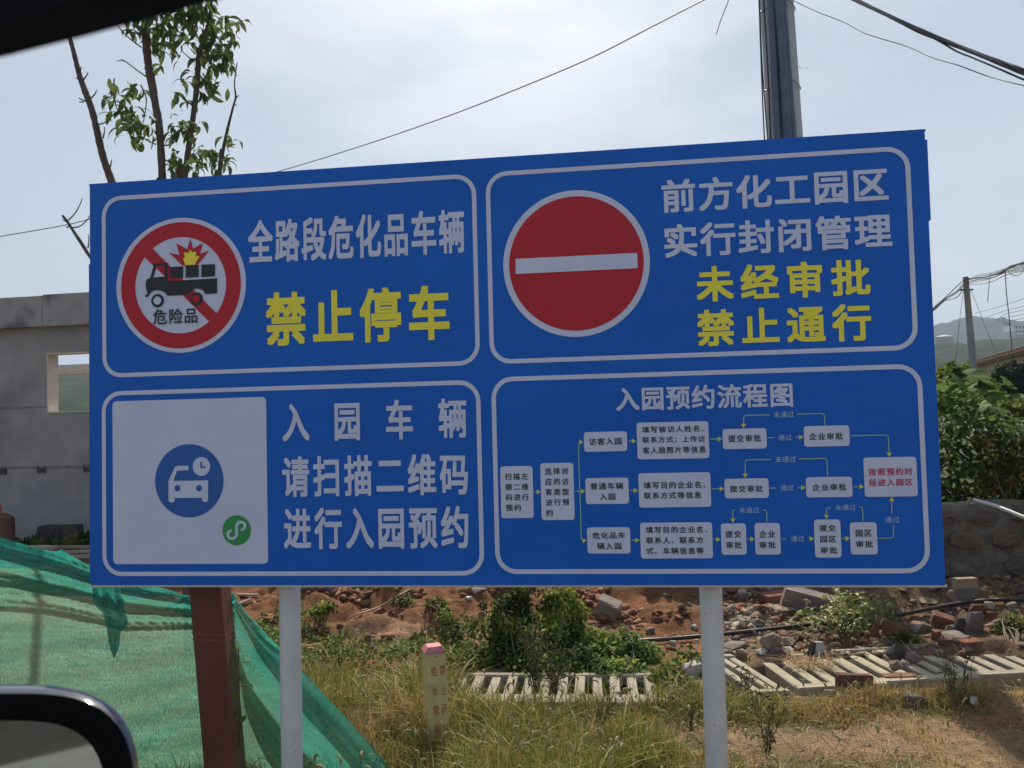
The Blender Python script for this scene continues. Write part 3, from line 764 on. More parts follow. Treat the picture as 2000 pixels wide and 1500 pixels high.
flat([[B1, B2, zc1(1060, 1075), A2, A1, zc1(372, 395)]], 2.4, "red_bar", red_m, symb)
# the bar's edges are straight lines A1-A2 and B1-B2
tr_body = [(437, 513), (447, 507), (583, 500), (585, 690), (740, 682), (1097, 662), (1097, 820), (972, 828), (955, 795), (915, 772), (870, 770), (835, 790), (805, 830), (790, 835), (575, 846), (555, 815), (520, 795), (470, 787), (425, 795), (395, 822), (378, 855), (345, 860), (343, 838), (368, 832), (360, 790), (350, 745), (349, 705), (362, 675), (398, 655)]
flat([[zc1(*p) for p in tr_body]], 3, "truck_body", black_m, symb)
flat([[zc1(*p) for p in ((465, 560), (478, 535), (545, 530), (551, 645), (435, 655))]], 4, "cab_window", white_m, symb)
flat([[zc1(*p) for p in ((467, 562), (478, 535), (545, 530), (551, 643))]], 4.5, "window_bar", red_m, symb)
for a, b in (((608, 545), (742, 662)), ((768, 530), (905, 655)), ((932, 520), (1075, 648))):
    flat([[zc1(a[0], a[1]), zc1(b[0], a[1] - 6), zc1(b[0], b[1] - 6), zc1(a[0], b[1] + 2)]], 3, "cargo_crate", black_m, symb)
flat([[zc1(*p) for p in ((590, 545), (602, 545), (602, 672), (742, 670), (742, 684), (590, 690))]], 4, "load_bed_edge", red_m, symb)
flat([[zc1(*p) for p in ((742, 670), (1078, 652), (1080, 664), (742, 684))]], 4, "load_bed_top", white_m, symb)
flat([[zc1(*p) for p in ((738, 532), (595, 396), (705, 420), (672, 298), (785, 360), (818, 250), (845, 355), (948, 295), (915, 408), (1012, 375), (888, 525))]], 3.5, "blast", red_m, symb)
flat([[zc1(*p) for p in ((770, 526), (742, 458), (762, 450), (752, 392), (800, 400), (818, 365), (838, 392), (880, 385), (878, 430), (916, 435), (882, 492), (866, 522))]], 4.5, "flame", yellow_m, symb)
for cx_, cy_, fill in ((476, 897, white_m), (882, 878, red_m)):
    c_ = zc1(cx_, cy_); rx = zc1(cx_ + 66, cy_)[0] - c_[0]
    sheet(ell(*c_, rx, rx, 40), [tuple(range(40))], 4, "wheel", black_m, symb); sheet(ell(*c_, rx * .6, rx * .6, 40), [tuple(range(40))], 5, "wheel_hub", fill, symb)
V, F = line_geo("危险品", zc1(430, 990), zc1(893, 1130), off=.012, gap=1.07); sheet(V, F, 5, "lettering", black_m, symb)
text_px("全路段危化品车辆", (484, 431), (908, 494), 1, white_m, sign, gap=1.06, off=.026)
text_px("禁止停车", (518.5, 572), (879, 663), 1, yellow_m, sign, gap=1.13, off=.03)

# field 2: no entry
D1 = radii(983, 1269.5, 371.5, 658); D2 = radii(994.5, 1257.5, 383.5, 646)
sheet(ell(D1[0], D1[1], D1[2], D1[3], 90), [tuple(range(90))], 1, "no_entry_disc", white_m, sign)
ned = [o for o in sign.children if o.name.startswith("no_entry_disc")][0]
sheet(ell(D1[0], D1[1], D2[2], D2[3], 90), [tuple(range(90))], 2, "red_disc", red_m, ned)
a = S((1007, 506)); b = S((1245.5, 524)); flat([[(a[0], b[1]), (b[0], b[1]), (b[0], a[1]), (a[0], a[1])]], 3, "white_bar", white_m, ned)
text_px("前方化工园区", (1291, 352), (1736, 392), 1, white_m, sign, gap=1.04, off=.024)
text_px("实行封闭管理", (1296, 439), (1743, 482.5), 1, white_m, sign, gap=1.04, off=.024)
text_px("未经审批", (1358, 521), (1701, 576), 1, yellow_m, sign, gap=1.16, off=.028)
text_px("禁止通行", (1360, 606), (1703, 665), 1, yellow_m, sign, gap=1.16, off=.028)

# field 3: card with the round car emblem (the machine-readable dots are left out)
z3 = lambda x, y: S((160 + x * .4, 730 + y * .4))
a = z3(150, 135); b = z3(910, 927)
card = sheet(rrect(a[0], b[1], b[0], a[1], .022), [tuple(range(32))], 1, "white_card", white_m, sign)
z3b = lambda x, y: S((280 + x * .16, 860 + y * .16))
Q = radii(303.5, 437, 867.5, 1010.5); sheet(ell(Q[0], Q[1], Q[2], Q[3]), [tuple(range(72))], 2, "round_emblem", disc_m, card)
car_p = [(312, 495), (380, 350), (392, 322), (415, 312), (555, 312), (555, 362), (418, 372), (370, 495), (795, 488), (795, 735), (775, 750), (740, 750), (722, 730), (722, 700), (388, 703), (388, 735), (372, 755), (330, 757), (314, 738)]
flat([[z3b(*p) for p in car_p]], 3, "car_icon", white_m, card)
for cx_ in (422, 687):
    c_ = z3b(cx_, 583); r_ = z3b(cx_ + 36, 583)[0] - c_[0]; sheet(ell(*c_, r_, r_, 30), [tuple(range(30))], 4, "headlight_dot", disc_m, card)
c_ = z3b(714, 318); r_ = z3b(714 + 106, 318)[0] - c_[0]; sheet(ell(*c_, r_, r_ * 1.02, 48), [tuple(range(48))], 3, "clock_icon", white_m, card)
flat([[z3b(*p) for p in ((703, 262), (724, 262), (724, 318), (765, 318), (765, 338), (703, 338))]], 4, "clock_hands", disc_m, card)
c_ = z3b(1142, 1097); r_ = z3b(1142 + 174, 1097)[0] - c_[0]; sheet(ell(*c_, r_, r_, 60), [tuple(range(60))], 2, "green_badge", green_m, card)
sw = [(1208, 1090), (1238, 1068), (1245, 1040), (1232, 1010), (1195, 997), (1160, 1010), (1143, 1045), (1143, 1095), (1143, 1150), (1125, 1183), (1088, 1198), (1052, 1185), (1036, 1155), (1042, 1122), (1072, 1100)]
V, F = strip([tuple(p[:2]) for p in spline([(*z3b(*p), 0) for p in sw], 5)], .0115 * 1.2, 3, "", None, None, True); sheet(V, F, 3, "badge_curl", white_m, card)
text_px("入园车辆", (551, 787), (912, 855), 1, white_m, sign, gap=1.83, off=.024)
text_px("请扫描二维码", (551, 892), (915, 966), 1, white_m, sign, gap=1.10, off=.024)
text_px("进行入园预约", (554, 992), (916, 1071), 1, white_m, sign, gap=1.10, off=.024)

# field 4: flow chart
za = lambda x, y: S((950 + x * .30659, 700 + y * .30659)); zb = lambda x, y: S((1390 + x * .30659, 700 + y * .30659))
text_px("入园预约流程图", (1202, 757), (1549, 794), 1, white_m, sign, gap=1.04, off=.024)
def fbox(z, x0, y0, x1, y1, lines, tm=None):
    a = z(x0, y0); b = z(x1, y1)
    o = sheet(rrect(a[0], b[1], b[0], a[1], .013, 4), [tuple(range(20))], 1, "chart_box", white_m, sign)
    for tx, (p0, p1, q0, q1), g in lines:
        V, F = line_geo(tx, z(p0, p1), z(q0, q1), off=.016, gap=g); sheet(V, F, 2, "lettering", tm or black_m, o)
    return o
def rows(lst, x, y, dy, h, pitch, adj=0):
    out = []
    for k, t in enumerate(lst):
        n = len(t); xe = x + adj * k + pitch * (n - 1) + h * 1.02
        out.append((t, (x + adj * k, y + dy * k, xe, y + dy * k + h - .022 * pitch * n), pitch / h / 1.0 * .98))
    return out
fbox(za, 88, 688, 302, 1016, rows(["扫描左", "侧二维", "码进行", "预约"], 118, 732, 66, 44, 52, 2))
fbox(za, 343, 668, 563, 1028, rows(["选择对", "应的访", "客类型", "进行预", "约"], 372, 698, 66, 44, 53, 2))
fbox(za, 620, 470, 898, 590, [("访客入园", (653, 508, 862, 549), 1.1)])
fbox(za, 630, 763, 909, 925, [("普通车辆", (662, 793, 872, 833), 1.1), ("入园", (722, 860, 822, 900), 1.1)])
fbox(za, 640, 1077, 919, 1242, [("危化品车", (675, 1107, 885, 1147), 1.1), ("辆入园", (705, 1174, 861, 1216), 1.1)])
fbox(za, 956, 410, 1421, 635, [("填写被访人姓名、", (990, 434, 1386, 466), 1.1), ("联系方式；上传访", (993, 500, 1393, 534), 1.1), ("客人脸照片等信息", (995, 565, 1399, 600), 1.1)])
fbox(za, 967, 732, 1433, 945, [("填写目的企业名、", (1001, 787, 1396, 825), 1.1), ("联系方式等信息", (1003, 853, 1370, 891), 1.1)])
fbox(za, 978, 1047, 1444, 1273, [("填写目的企业名、", (1015, 1071, 1408, 1110), 1.1), ("联系人、联系方", (1017, 1138, 1383, 1178), 1.1), ("式、车辆信息等", (1018, 1205, 1385, 1245), 1.1)])
fbox(zb, 68, 450, 352, 573, [("提交审批", (104, 488, 314, 530), 1.1)])
fbox(zb, 585, 432, 880, 557, [("企业审批", (619, 476, 836, 516), 1.1)])
fbox(zb, 80, 767, 365, 888, [("提交审批", (115, 810, 327, 850), 1.1)])
fbox(zb, 598, 757, 898, 882, [("企业审批", (640, 800, 858, 840), 1.1)])
fbox(zb, 965, 632, 1313, 878, [("按照预约时", (997, 700, 1279, 743), 1.12), ("段进入园区", (1000, 768, 1280, 810), 1.12)], redt_m)
fbox(zb, 57, 1052, 224, 1250, [("提交", (87, 1098, 188, 1142), 1.1), ("审批", (92, 1166, 193, 1210), 1.1)])
fbox(zb, 272, 1049, 441, 1249, [("企业", (302, 1096, 404, 1140), 1.1), ("审批", (304, 1166, 409, 1210), 1.1)])
fbox(zb, 650, 1027, 828, 1268, [("提交", (685, 1060, 790, 1102), 1.1), ("园区", (690, 1130, 793, 1172), 1.1), ("审批", (693, 1200, 800, 1242), 1.1)])
fbox(zb, 878, 1045, 1058, 1248, [("园区", (915, 1091, 1020, 1135), 1.1), ("审批", (918, 1161, 1028, 1204), 1.1)])
for t, q in (("未通过", (393, 339, 524, 376)), ("通过", (423, 486, 510, 522)), ("未通过", (405, 624, 537, 661)), ("通过", (437, 806, 523, 842)), ("未通过", (174, 948, 303, 985)), ("通过", (503, 1129, 590, 1166)), ("未通过", (785, 931, 918, 967)), ("通过", (1106, 1008, 1197, 1046))):
    V, F = line_geo(t, zb(q[0], q[1]), zb(q[2], q[3]), off=.004, gap=1.04); sheet(V, F, 1, "chart_note", pale_m, sign)
def arrow(pts, head=True):
    q = [p for p in pts]
    V, F = strip(q, .0042, 1, "", None, None)
    o = sheet(V, F, 1, "arrow_line", arrow_m, sign)
    if head:
        a, b = q[-2], q[-1]; d = (b[0] - a[0], b[1] - a[1]); l = math.hypot(*d); d = (d[0] / l, d[1] / l); n = (-d[1], d[0]); s = .0115
        flat([[(b[0] - n[0] * s - d[0] * s * 1.2, b[1] - n[1] * s - d[1] * s * 1.2), (b[0] + d[0] * s * .5, b[1] + d[1] * s * .5), (b[0] + n[0] * s - d[0] * s * 1.2, b[1] + n[1] * s - d[1] * s * 1.2)]], 2, "arrow_head", head_m, o)
for z, pts, h in ((za, [(303, 850), (340, 850)], 1), (za, [(565, 846), (622, 846)], 1), (za, [(596, 846), (590, 700), (587, 545), (592, 533), (611, 533)], 1), (za, [(596, 846), (600, 1000), (605, 1150), (612, 1160), (632, 1160)], 1),
                  (za, [(905, 526), (946, 526)], 1), (za, [(915, 841), (958, 841)], 1), (za, [(925, 1158), (969, 1158)], 1),
                  (zb, [(368, 360), (222, 362), (207, 368), (203, 384), (202, 436)], 1), (zb, [(545, 355), (700, 350), (714, 356), (719, 370), (722, 424)], 0), (zb, [(357, 505), (396, 504)], 0), (zb, [(532, 502), (575, 501)], 1),
                  (zb, [(888, 492), (1108, 488), (1121, 494), (1126, 510), (1130, 620)], 1), (zb, [(378, 643), (226, 646), (215, 651), (213, 664), (213, 754)], 1), (zb, [(556, 640), (718, 637), (730, 643), (734, 655), (738, 750)], 0),
                  (zb, [(370, 826), (411, 825)], 0), (zb, [(547, 824), (590, 823)], 1), (zb, [(905, 817), (961, 817)], 1), (zb, [(150, 966), (139, 968), (134, 980), (135, 1039)], 1), (zb, [(328, 965), (345, 967), (350, 980), (353, 1043)], 0),
                  (zb, [(228, 1150), (265, 1150)], 1), (zb, [(445, 1149), (476, 1149)], 0), (zb, [(615, 1148), (644, 1147)], 1), (zb, [(760, 950), (738, 953), (731, 965), (730, 1016)], 1), (zb, [(942, 946), (957, 950), (961, 962), (964, 1035)], 0),
                  (zb, [(832, 1147), (872, 1147)], 1), (zb, [(1062, 1146), (1142, 1145), (1154, 1138), (1158, 1125), (1157, 1062)], 0), (zb, [(1147, 988), (1145, 889)], 1)):
    arrow([z(*p) for p in pts], bool(h))
for p0, p1, e0, e1 in (((1425, 513), None, 58, 513), ((1435, 830), None, 71, 830), ((1450, 1152), None, 48, 1152)):
    arrow([za(*p0), zb(e0, e1)])

# ------------------------------------------------------------------ red-brown steel post and green debris net
redsteel = mat("red_oxide_paint", (.105, .028, .022), (.15, .045, .035), scale=3, rough=.55, bump=.3, bscale=25, c3=(.19, .07, .05), s3=2, stretch=(1, 1, .4))
YR = 4.50
ptop = P(372, 1000, YR); pmid = P(410, 1143, YR); pbot = P(440.5, 1500, YR)
dd = (pmid - pbot); dd /= np.linalg.norm(dd)
rb = pbot - dd * .12; hw = 30.2 / FPX * YR
sp_ = thing("steel_post", "red-brown square steel post leaning left in front of the green net", "post", rb)
side = np.cross(dd, np.array([0, 1, 0])); side /= np.linalg.norm(side); dep = np.cross(side, dd)
def rp(s_, a, b): return dd * s_ + side * a + dep * b
V = []; Lr = 2.35
for s_ in (-.3, Lr):
    for a, b in ((-hw + .006, -hw), (hw - .006, -hw), (hw, -hw + .006), (hw, hw - .006), (hw - .006, hw), (-hw + .006, hw), (-hw, hw - .006), (-hw, -hw + .006)): V.append(rp(s_, a, b))
F = [(k, (k + 1) % 8, 8 + (k + 1) % 8, 8 + k) for k in range(8)] + [tuple(range(8, 16))]
link("shaft", py_mesh("shaft", V, F), redsteel, sp_)
sw_ = float((P(418, 1232, YR) - rb) @ dd)
for s2 in (sw_, sw_ - .028):
    V = []
    for s_ in (s2 - .003, s2 + .003):
        for a, b in ((-hw - .002, -hw - .002), (hw + .002, -hw - .002), (hw + .002, hw + .002), (-hw - .002, hw + .002)): V.append(rp(s_ + .012 * a / hw, a, b))
    link("weld_seam", py_mesh("weld_seam", V, [(0, 1, 5, 4), (1, 2, 6, 5), (2, 3, 7, 6), (3, 0, 4, 7)]), mat("seam_paint", (.17, .06, .045), (.21, .08, .06), scale=10, rough=.6), sp_)

def net_material():
    m, nt, o = _nodes("green_netting"); N = nt.nodes.new; K = nt.links.new
    tc = N("ShaderNodeTexCoord"); at = N("ShaderNodeAttribute"); at.attribute_name = "col"
    mp = N("ShaderNodeMapping"); mp.inputs['Scale'].default_value = (300, 300, 45); K(tc.outputs['Object'], mp.inputs[0])
    nz = N("ShaderNodeTexNoise"); nz.inputs['Scale'].default_value = 1; nz.inputs['Detail'].default_value = 3; K(mp.outputs[0], nz.inputs[0])
    n2 = N("ShaderNodeTexNoise"); n2.inputs['Scale'].default_value = 1; mp2 = N("ShaderNodeMapping"); mp2.inputs['Scale'].default_value = (9, 9, 70); K(tc.outputs['Object'], mp2.inputs[0]); K(mp2.outputs[0], n2.inputs[0])
    n3 = N("ShaderNodeTexNoise"); n3.inputs['Scale'].default_value = 2.2; n3.inputs['Detail'].default_value = 6; K(tc.outputs['Object'], n3.inputs[0])
    mr = N("ShaderNodeMapRange"); mr.inputs[1].default_value = .3; mr.inputs[2].default_value = .7; mr.inputs[3].default_value = .6; mr.inputs[4].default_value = 1.42; K(nz.outputs[0], mr.inputs[0])
    mr2 = N("ShaderNodeMapRange"); mr2.inputs[1].default_value = .3; mr2.inputs[2].default_value = .7; mr2.inputs[3].default_value = .85; mr2.inputs[4].default_value = 1.15; K(n2.outputs[0], mr2.inputs[0])
    mm = N("ShaderNodeMath"); mm.operation = 'MULTIPLY'; K(mr.outputs[0], mm.inputs[0]); K(mr2.outputs[0], mm.inputs[1])
    sc = N("ShaderNodeVectorMath"); sc.operation = 'SCALE'; K(at.outputs['Color'], sc.inputs[0]); K(mm.outputs[0], sc.inputs['Scale'])
    dust = N("ShaderNodeMix"); dust.data_type = 'RGBA'; mr3 = N("ShaderNodeMapRange"); mr3.inputs[1].default_value = .45; mr3.inputs[2].default_value = .75; mr3.inputs[3].default_value = 0; mr3.inputs[4].default_value = .25; K(n3.outputs[0], mr3.inputs[0]); K(mr3.outputs[0], dust.inputs[0])
    K(sc.outputs[0], dust.inputs[6]); dust.inputs[7].default_value = (.20, .25, .15, 1)
    d = N("ShaderNodeBsdfDiffuse"); t = N("ShaderNodeBsdfTranslucent"); K(dust.outputs[2], d.inputs[0]); K(dust.outputs[2], t.inputs[0])
    mx = N("ShaderNodeMixShader"); mx.inputs[0].default_value = .55; K(d.outputs[0], mx.inputs[1]); K(t.outputs[0], mx.inputs[2])
    tr = N("ShaderNodeBsdfTransparent"); m2 = N("ShaderNodeMixShader"); ho = N("ShaderNodeMapRange"); ho.inputs[1].default_value = .42; ho.inputs[2].default_value = .60; ho.inputs[3].default_value = .26; ho.inputs[4].default_value = .04; K(nz.outputs[0], ho.inputs[0])
    K(ho.outputs[0], m2.inputs[0]); K(mx.outputs[0], m2.inputs[1]); K(tr.outputs[0], m2.inputs[2])
    bp = N("ShaderNodeBump"); bp.inputs['Strength'].default_value = .5; bp.inputs['Distance'].default_value = .004; K(nz.outputs[0], bp.inputs['Height']); K(bp.outputs[0], d.inputs['Normal'])
    K(m2.outputs[0], o.inputs[0]); return m
net_m = net_material()
YN = 4.62
nb = P(200, 1500, YN); nb[2] = 0
net = thing("debris_net", "sagging green debris netting strung behind the red-brown post at lower left", "netting", nb)
te = [(-420, 940), (-200, 1003), (0, 1050), (30, 1058), (60, 1066), (100, 1077), (112, 1077), (121, 1071), (128, 1079), (145, 1088), (178, 1107), (215, 1122), (250, 1138), (320, 1149), (380, 1167), (410, 1168), (436, 1156), (455, 1160)]
tx = np.array([p[0] for p in te], float); ty = np.array([p[1] for p in te], float)
sx_ = np.array([-420, -200, 0, 100, 178, 250, 320, 380, 436, 455.]); sy_ = np.array([940, 1003, 1050, 1079, 1107, 1136, 1150, 1163, 1163, 1160.])
pxs = np.arange(-420, 462, 3.0); tv = np.concatenate([np.linspace(0, .35, 46), np.linspace(.36, 1, 50)])
V = []; C = []
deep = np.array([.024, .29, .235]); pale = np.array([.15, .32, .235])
for j, t in enumerate(tv):
    for px in pxs:
        top_ = np.interp(px, tx, ty); py = top_ + t * (1585 - top_)
        band = np.interp(px, [-420, 0, 250, 420, 460], [190, 132, 88, 50, 40])
        q = (py - float(np.interp(px, sx_, sy_))) / band
        nz_ = float(vnoise(px * .012, q * 2.2, 3)) + .5 * float(vnoise(px * .03, q * 5, 6))
        fade = 1 - smooth(.85, 1.25, q)
        fo = math.sin(2 * math.pi * (2.3 * q + .16 * nz_)) * .030 + math.sin(2 * math.pi * (8 * q + .35 * nz_)) * .010 + math.sin(2 * math.pi * (17 * q + .3 * nz_)) * .004
        dY = fo * fade + (1 - fade) * (.02 * float(vnoise(px * .01, py * .008, 9)) + .004 * math.sin(py * .11 + px * .02)) - .05 * smooth(.9, .0, q)
        dY += .03 * smooth(0, .5, t)
        V.append(P(px, py, YN + dY) - nb)
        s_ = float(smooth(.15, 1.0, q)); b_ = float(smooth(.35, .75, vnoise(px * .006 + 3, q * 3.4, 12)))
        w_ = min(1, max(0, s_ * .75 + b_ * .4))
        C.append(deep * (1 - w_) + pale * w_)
nn = len(pxs); ii = np.arange(len(tv) * nn).reshape(len(tv), nn)
F = np.stack([ii[:-1, :-1], ii[1:, :-1], ii[1:, 1:], ii[:-1, 1:]], -1).reshape(-1, 4)
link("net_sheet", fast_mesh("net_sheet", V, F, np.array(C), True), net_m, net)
# gathered drape right of the post
ed = [(438, 1156), (452, 1156), (478, 1192), (500, 1215), (525, 1243), (575, 1292), (640, 1364), (700, 1428), (765, 1502), (860, 1612)]
inn = [(436, 1230), (442, 1290), (448, 1330), (456, 1400), (462, 1450), (468, 1500), (474, 1540), (480, 1560), (490, 1600), (500, 1640)]
E_ = spline([(*p, 0) for p in ed], 14); I_ = spline([(*p, 0) for p in inn], 14)
tt = np.linspace(0, 1, 110); V = []; C = []
for i, (e, q_) in enumerate(zip(E_, I_)):
    s_ = i / (len(E_) - 1)
    for t in tt:
        p = e * (1 - t) + q_ * t
        nz_ = float(vnoise(s_ * 3, t * 4, 21))
        amp = .008 + .075 * min(1, s_ * 1.6)
        big = math.sin(2 * math.pi * (2.15 * t ** .8 + .18 * nz_ + .12)); sm_ = math.sin(2 * math.pi * (7 * t + .9 * nz_ + s_))
        d_ = amp * big + amp * .16 * sm_
        V.append(P(p[0], p[1], YN + .03 + d_ - .1 * s_ + .12 * t) - nb)
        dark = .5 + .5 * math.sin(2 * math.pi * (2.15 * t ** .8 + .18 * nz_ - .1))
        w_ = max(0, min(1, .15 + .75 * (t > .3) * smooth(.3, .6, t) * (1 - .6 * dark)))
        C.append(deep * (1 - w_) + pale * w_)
nn = len(tt); ii = np.arange(len(E_) * nn).reshape(len(E_), nn)
F = np.stack([ii[:-1, :-1], ii[:-1, 1:], ii[1:, 1:], ii[1:, :-1]], -1).reshape(-1, 4)
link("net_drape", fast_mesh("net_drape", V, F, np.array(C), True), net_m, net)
# torn rag of netting hanging over the sheet, below the sign's corner
lf = [(181, 1120), (181, 1160), (183, 1175), (192, 1190), (200, 1197), (208, 1225), (213, 1258), (222, 1286)]
rt = [(236, 1120), (236, 1160), (243, 1172), (242, 1190), (250, 1216), (236, 1235), (233, 1262), (223, 1287)]
V = []; C = []
for i, (a, b) in enumerate(zip(spline([(*p, 0) for p in lf], 5), spline([(*p, 0) for p in rt], 5))):
    for t in np.linspace(0, 1, 22):
        p = a * (1 - t) + b * t; V.append(P(p[0], p[1], YN - .11 + .014 * math.sin(t * 14 + i * .12)) - nb); C.append(deep * .8)
nn = 22; ii = np.arange(len(V)).reshape(-1, nn)
F = np.stack([ii[:-1, :-1], ii[1:, :-1], ii[1:, 1:], ii[:-1, 1:]], -1).reshape(-1, 4)
link("torn_flap", fast_mesh("torn_flap", V, F, np.array(C), True), net_m, net, label="dark torn flap of netting hanging to a point")

# ------------------------------------------------------------------ water-pipe marker post
YM = 4.98
mt_ = P(848, 1268, YM); mbp = P(856, 1436, YM); mbp[2] = ghf(mbp[0], YM) - .02
mk = thing("pipe_marker", "short cream concrete marker post with pink cap and faded red characters in the grass", "marker post", mbp, math.radians(17))
mk.rotation_euler = (math.radians(2), math.radians(-2.2), math.radians(17))
hm = mt_[2] - mbp[2]; w_ = .057
cream_m = mat("cream_paint", (.54, .45, .19), (.64, .55, .26), scale=7, rough=.7, bump=.2, bscale=40, c3=(.42, .36, .20), s3=5)
link("shaft", bevel_box_mesh("shaft", 2 * w_, 2 * w_, hm + .1, .004, .001, 3), cream_m, mk, loc=(0, 0, -.1))
pink = mat("pink_paint", (.48, .11, .13), (.56, .19, .19), scale=9, rough=.65, c3=(.66, .34, .30), s3=8)
a, b = w_ + .002, w_ * .66
V = [(-a, -a, hm - .002), (a, -a, hm - .002), (a, a, hm - .002), (-a, a, hm - .002), (-a, -a, hm + .006), (a, -a, hm + .006), (a, a, hm + .006), (-a, a, hm + .006), (-b, -b, hm + .032), (b, -b, hm + .032), (b, b, hm + .032), (-b, b, hm + .032)]
F = [(0, 1, 5, 4), (1, 2, 6, 5), (2, 3, 7, 6), (3, 0, 4, 7), (4, 5, 9, 8), (5, 6, 10, 9), (6, 7, 11, 10), (7, 4, 8, 11), (8, 9, 10, 11)]
link("cap", py_mesh("cap", V, F), pink, mk)
faded = mat("faded_red_ink", (.34, .05, .04), (.50, .22, .14), scale=60, rough=.7, lo=.45, hi=.7)
for col_, x0, txt in ((0, -.030, "给水管道"), (1, .018, "禁止开挖")):
    for k_, ch in enumerate(txt):
        V, F = line_geo(ch, (x0 - .0, hm - .068 - k_ * .108), (x0 + .031, hm - .068 - k_ * .108 - .056), off=.0, gap=1)
        link("character", py_mesh("character", [(p[0], -w_ - .0012 - p[2], p[1]) for p in V], F), faded, mk)
link("screw_hole", py_mesh("screw_hole", [(.001 + .004 * math.cos(a), -w_ - .001, hm - .018 + .004 * math.sin(a)) for a in np.linspace(0, 6.28, 11)[:-1]], [tuple(range(10))]), black_m, mk)

# ------------------------------------------------------------------ concrete slat gratings
slat_m = mat("slat_concrete", (.22, .195, .15), (.36, .32, .245), scale=7, rough=.9, bump=.4, bscale=40, c3=(.30, .25, .18), s3=5)
slat_m2 = mat("slat_concrete_pale", (.27, .235, .165), (.42, .375, .27), scale=7, rough=.9, bump=.4, bscale=40, c3=(.38, .34, .25), s3=5)
def grating(label, pxl, pyf, n, pitch, sw_, depth, thick, yaw, z, m, side_l=True, tilt=(0, 0), lipf=.09, lipb=.06):
    q = CAMP + ray(pxl, pyf) * ((z + thick - H) / ray(pxl, pyf)[2])
    g = thing("slat_grating", label, "grating", (q[0], q[1], z), yaw, "precast concrete slat gratings over the ditch")
    g.rotation_euler = (tilt[0], tilt[1], yaw)
    wid = n * pitch + sw_
    sm = bevel_box_mesh("slat", sw_, depth - lipf - lipb + .004, thick, .005, .0018, n)
    sm2 = bevel_box_mesh("slat", sw_, depth - lipf - lipb + .004, thick - .006, .006, .0025, n + 5)
    for k in range(n + 1):
        link("slat", sm if k % 2 else sm2, m, g, loc=(sw_ / 2 + k * pitch, lipf + (depth - lipf - lipb) / 2, random.uniform(-.004, .002)), rot=(0, 0, random.uniform(-.006, .006)))
    link("front_rail", bevel_box_mesh("front_rail", wid + .01, lipf, thick + .004, .008, .003, 1), m, g, loc=(wid / 2, lipf / 2, 0))
    link("rear_rail", bevel_box_mesh("rear_rail", wid + .01, lipb, thick + .002, .008, .003, 2), m, g, loc=(wid / 2, depth - lipb / 2, 0))
    return g
grating("long flat pale grating in the grass right of the cream marker post", 868, 1372, 12, .113, .066, .66, .07, math.radians(-5.5), -.03, slat_m, lipf=.17, lipb=.08)
grating("middle pale yellowish grating resting on a red brick, right of the right sign post", 1562, 1345, 4, .128, .074, .80, .13, math.radians(5), -.10, slat_m2)
grating("grating with a dark slab and two stones lying on it", 1712, 1333, 5, .126, .074, .82, .12, math.radians(5.5), -.09, slat_m2)
grating("rightmost grating, greyer and half in shade, running out of the frame", 1896, 1320, 7, .126, .074, .84, .12, math.radians(4), -.09, slat_m)
g_ = grating("broken piece of grating tilted into the rubble just right of the right sign post", 1478, 1352, 2, .10, .055, .62, .06, math.radians(24), .0, slat_m2, lipf=.05)
g_.rotation_euler = (math.radians(9), math.radians(7), math.radians(24))

# ------------------------------------------------------------------ rubble: named stones and bricks
RK = [rock_mesh("stone", s_) for s_ in range(9)]
RM = {'tan': mat("tan_stone", (.26, .19, .13), (.38, .30, .22), scale=4, rough=.97, bump=1, bscale=14, c3=(.25, .18, .12), s3=3), 'grey': mat("grey_stone", (.14, .13, .12), (.27, .25, .235), scale=4, rough=.97, bump=1, bscale=14, c3=(.25, .18, .12), s3=3),
      'dark': mat("dark_stone", (.05, .05, .055), (.12, .115, .115), scale=4, rough=.95, bump=1, bscale=14, c3=(.13, .105, .085), s3=3), 'pink': mat("pink_stone", (.28, .19, .17), (.38, .28, .25), scale=4, rough=.97, bump=1, bscale=14, c3=(.25, .18, .12), s3=3),
      'red': mat("red_stone", (.22, .09, .06), (.30, .14, .09), scale=4, rough=.97, bump=1, bscale=14, c3=(.25, .18, .12), s3=3), 'pale': mat("pale_stone", (.40, .37, .32), (.55, .52, .46), scale=3, rough=.95, bump=.7, bscale=9),
      'brick': mat("red_brick", (.19, .07, .05), (.28, .11, .075), scale=45, rough=.97, bump=1, bscale=60, c3=(.27, .20, .15), s3=22), 'orange': mat("orange_brick", (.20, .085, .055), (.28, .13, .085), scale=45, rough=.97, bump=1, bscale=60, c3=(.27, .20, .15), s3=22),
      'brickd': mat("dark_brick", (.13, .055, .042), (.20, .085, .065), scale=45, rough=.97, bump=1, bscale=60, c3=(.20, .14, .11), s3=25), 'conc': mat("old_concrete", (.24, .20, .165), (.33, .29, .24), scale=6, rough=.95, bump=.8, bscale=30)}
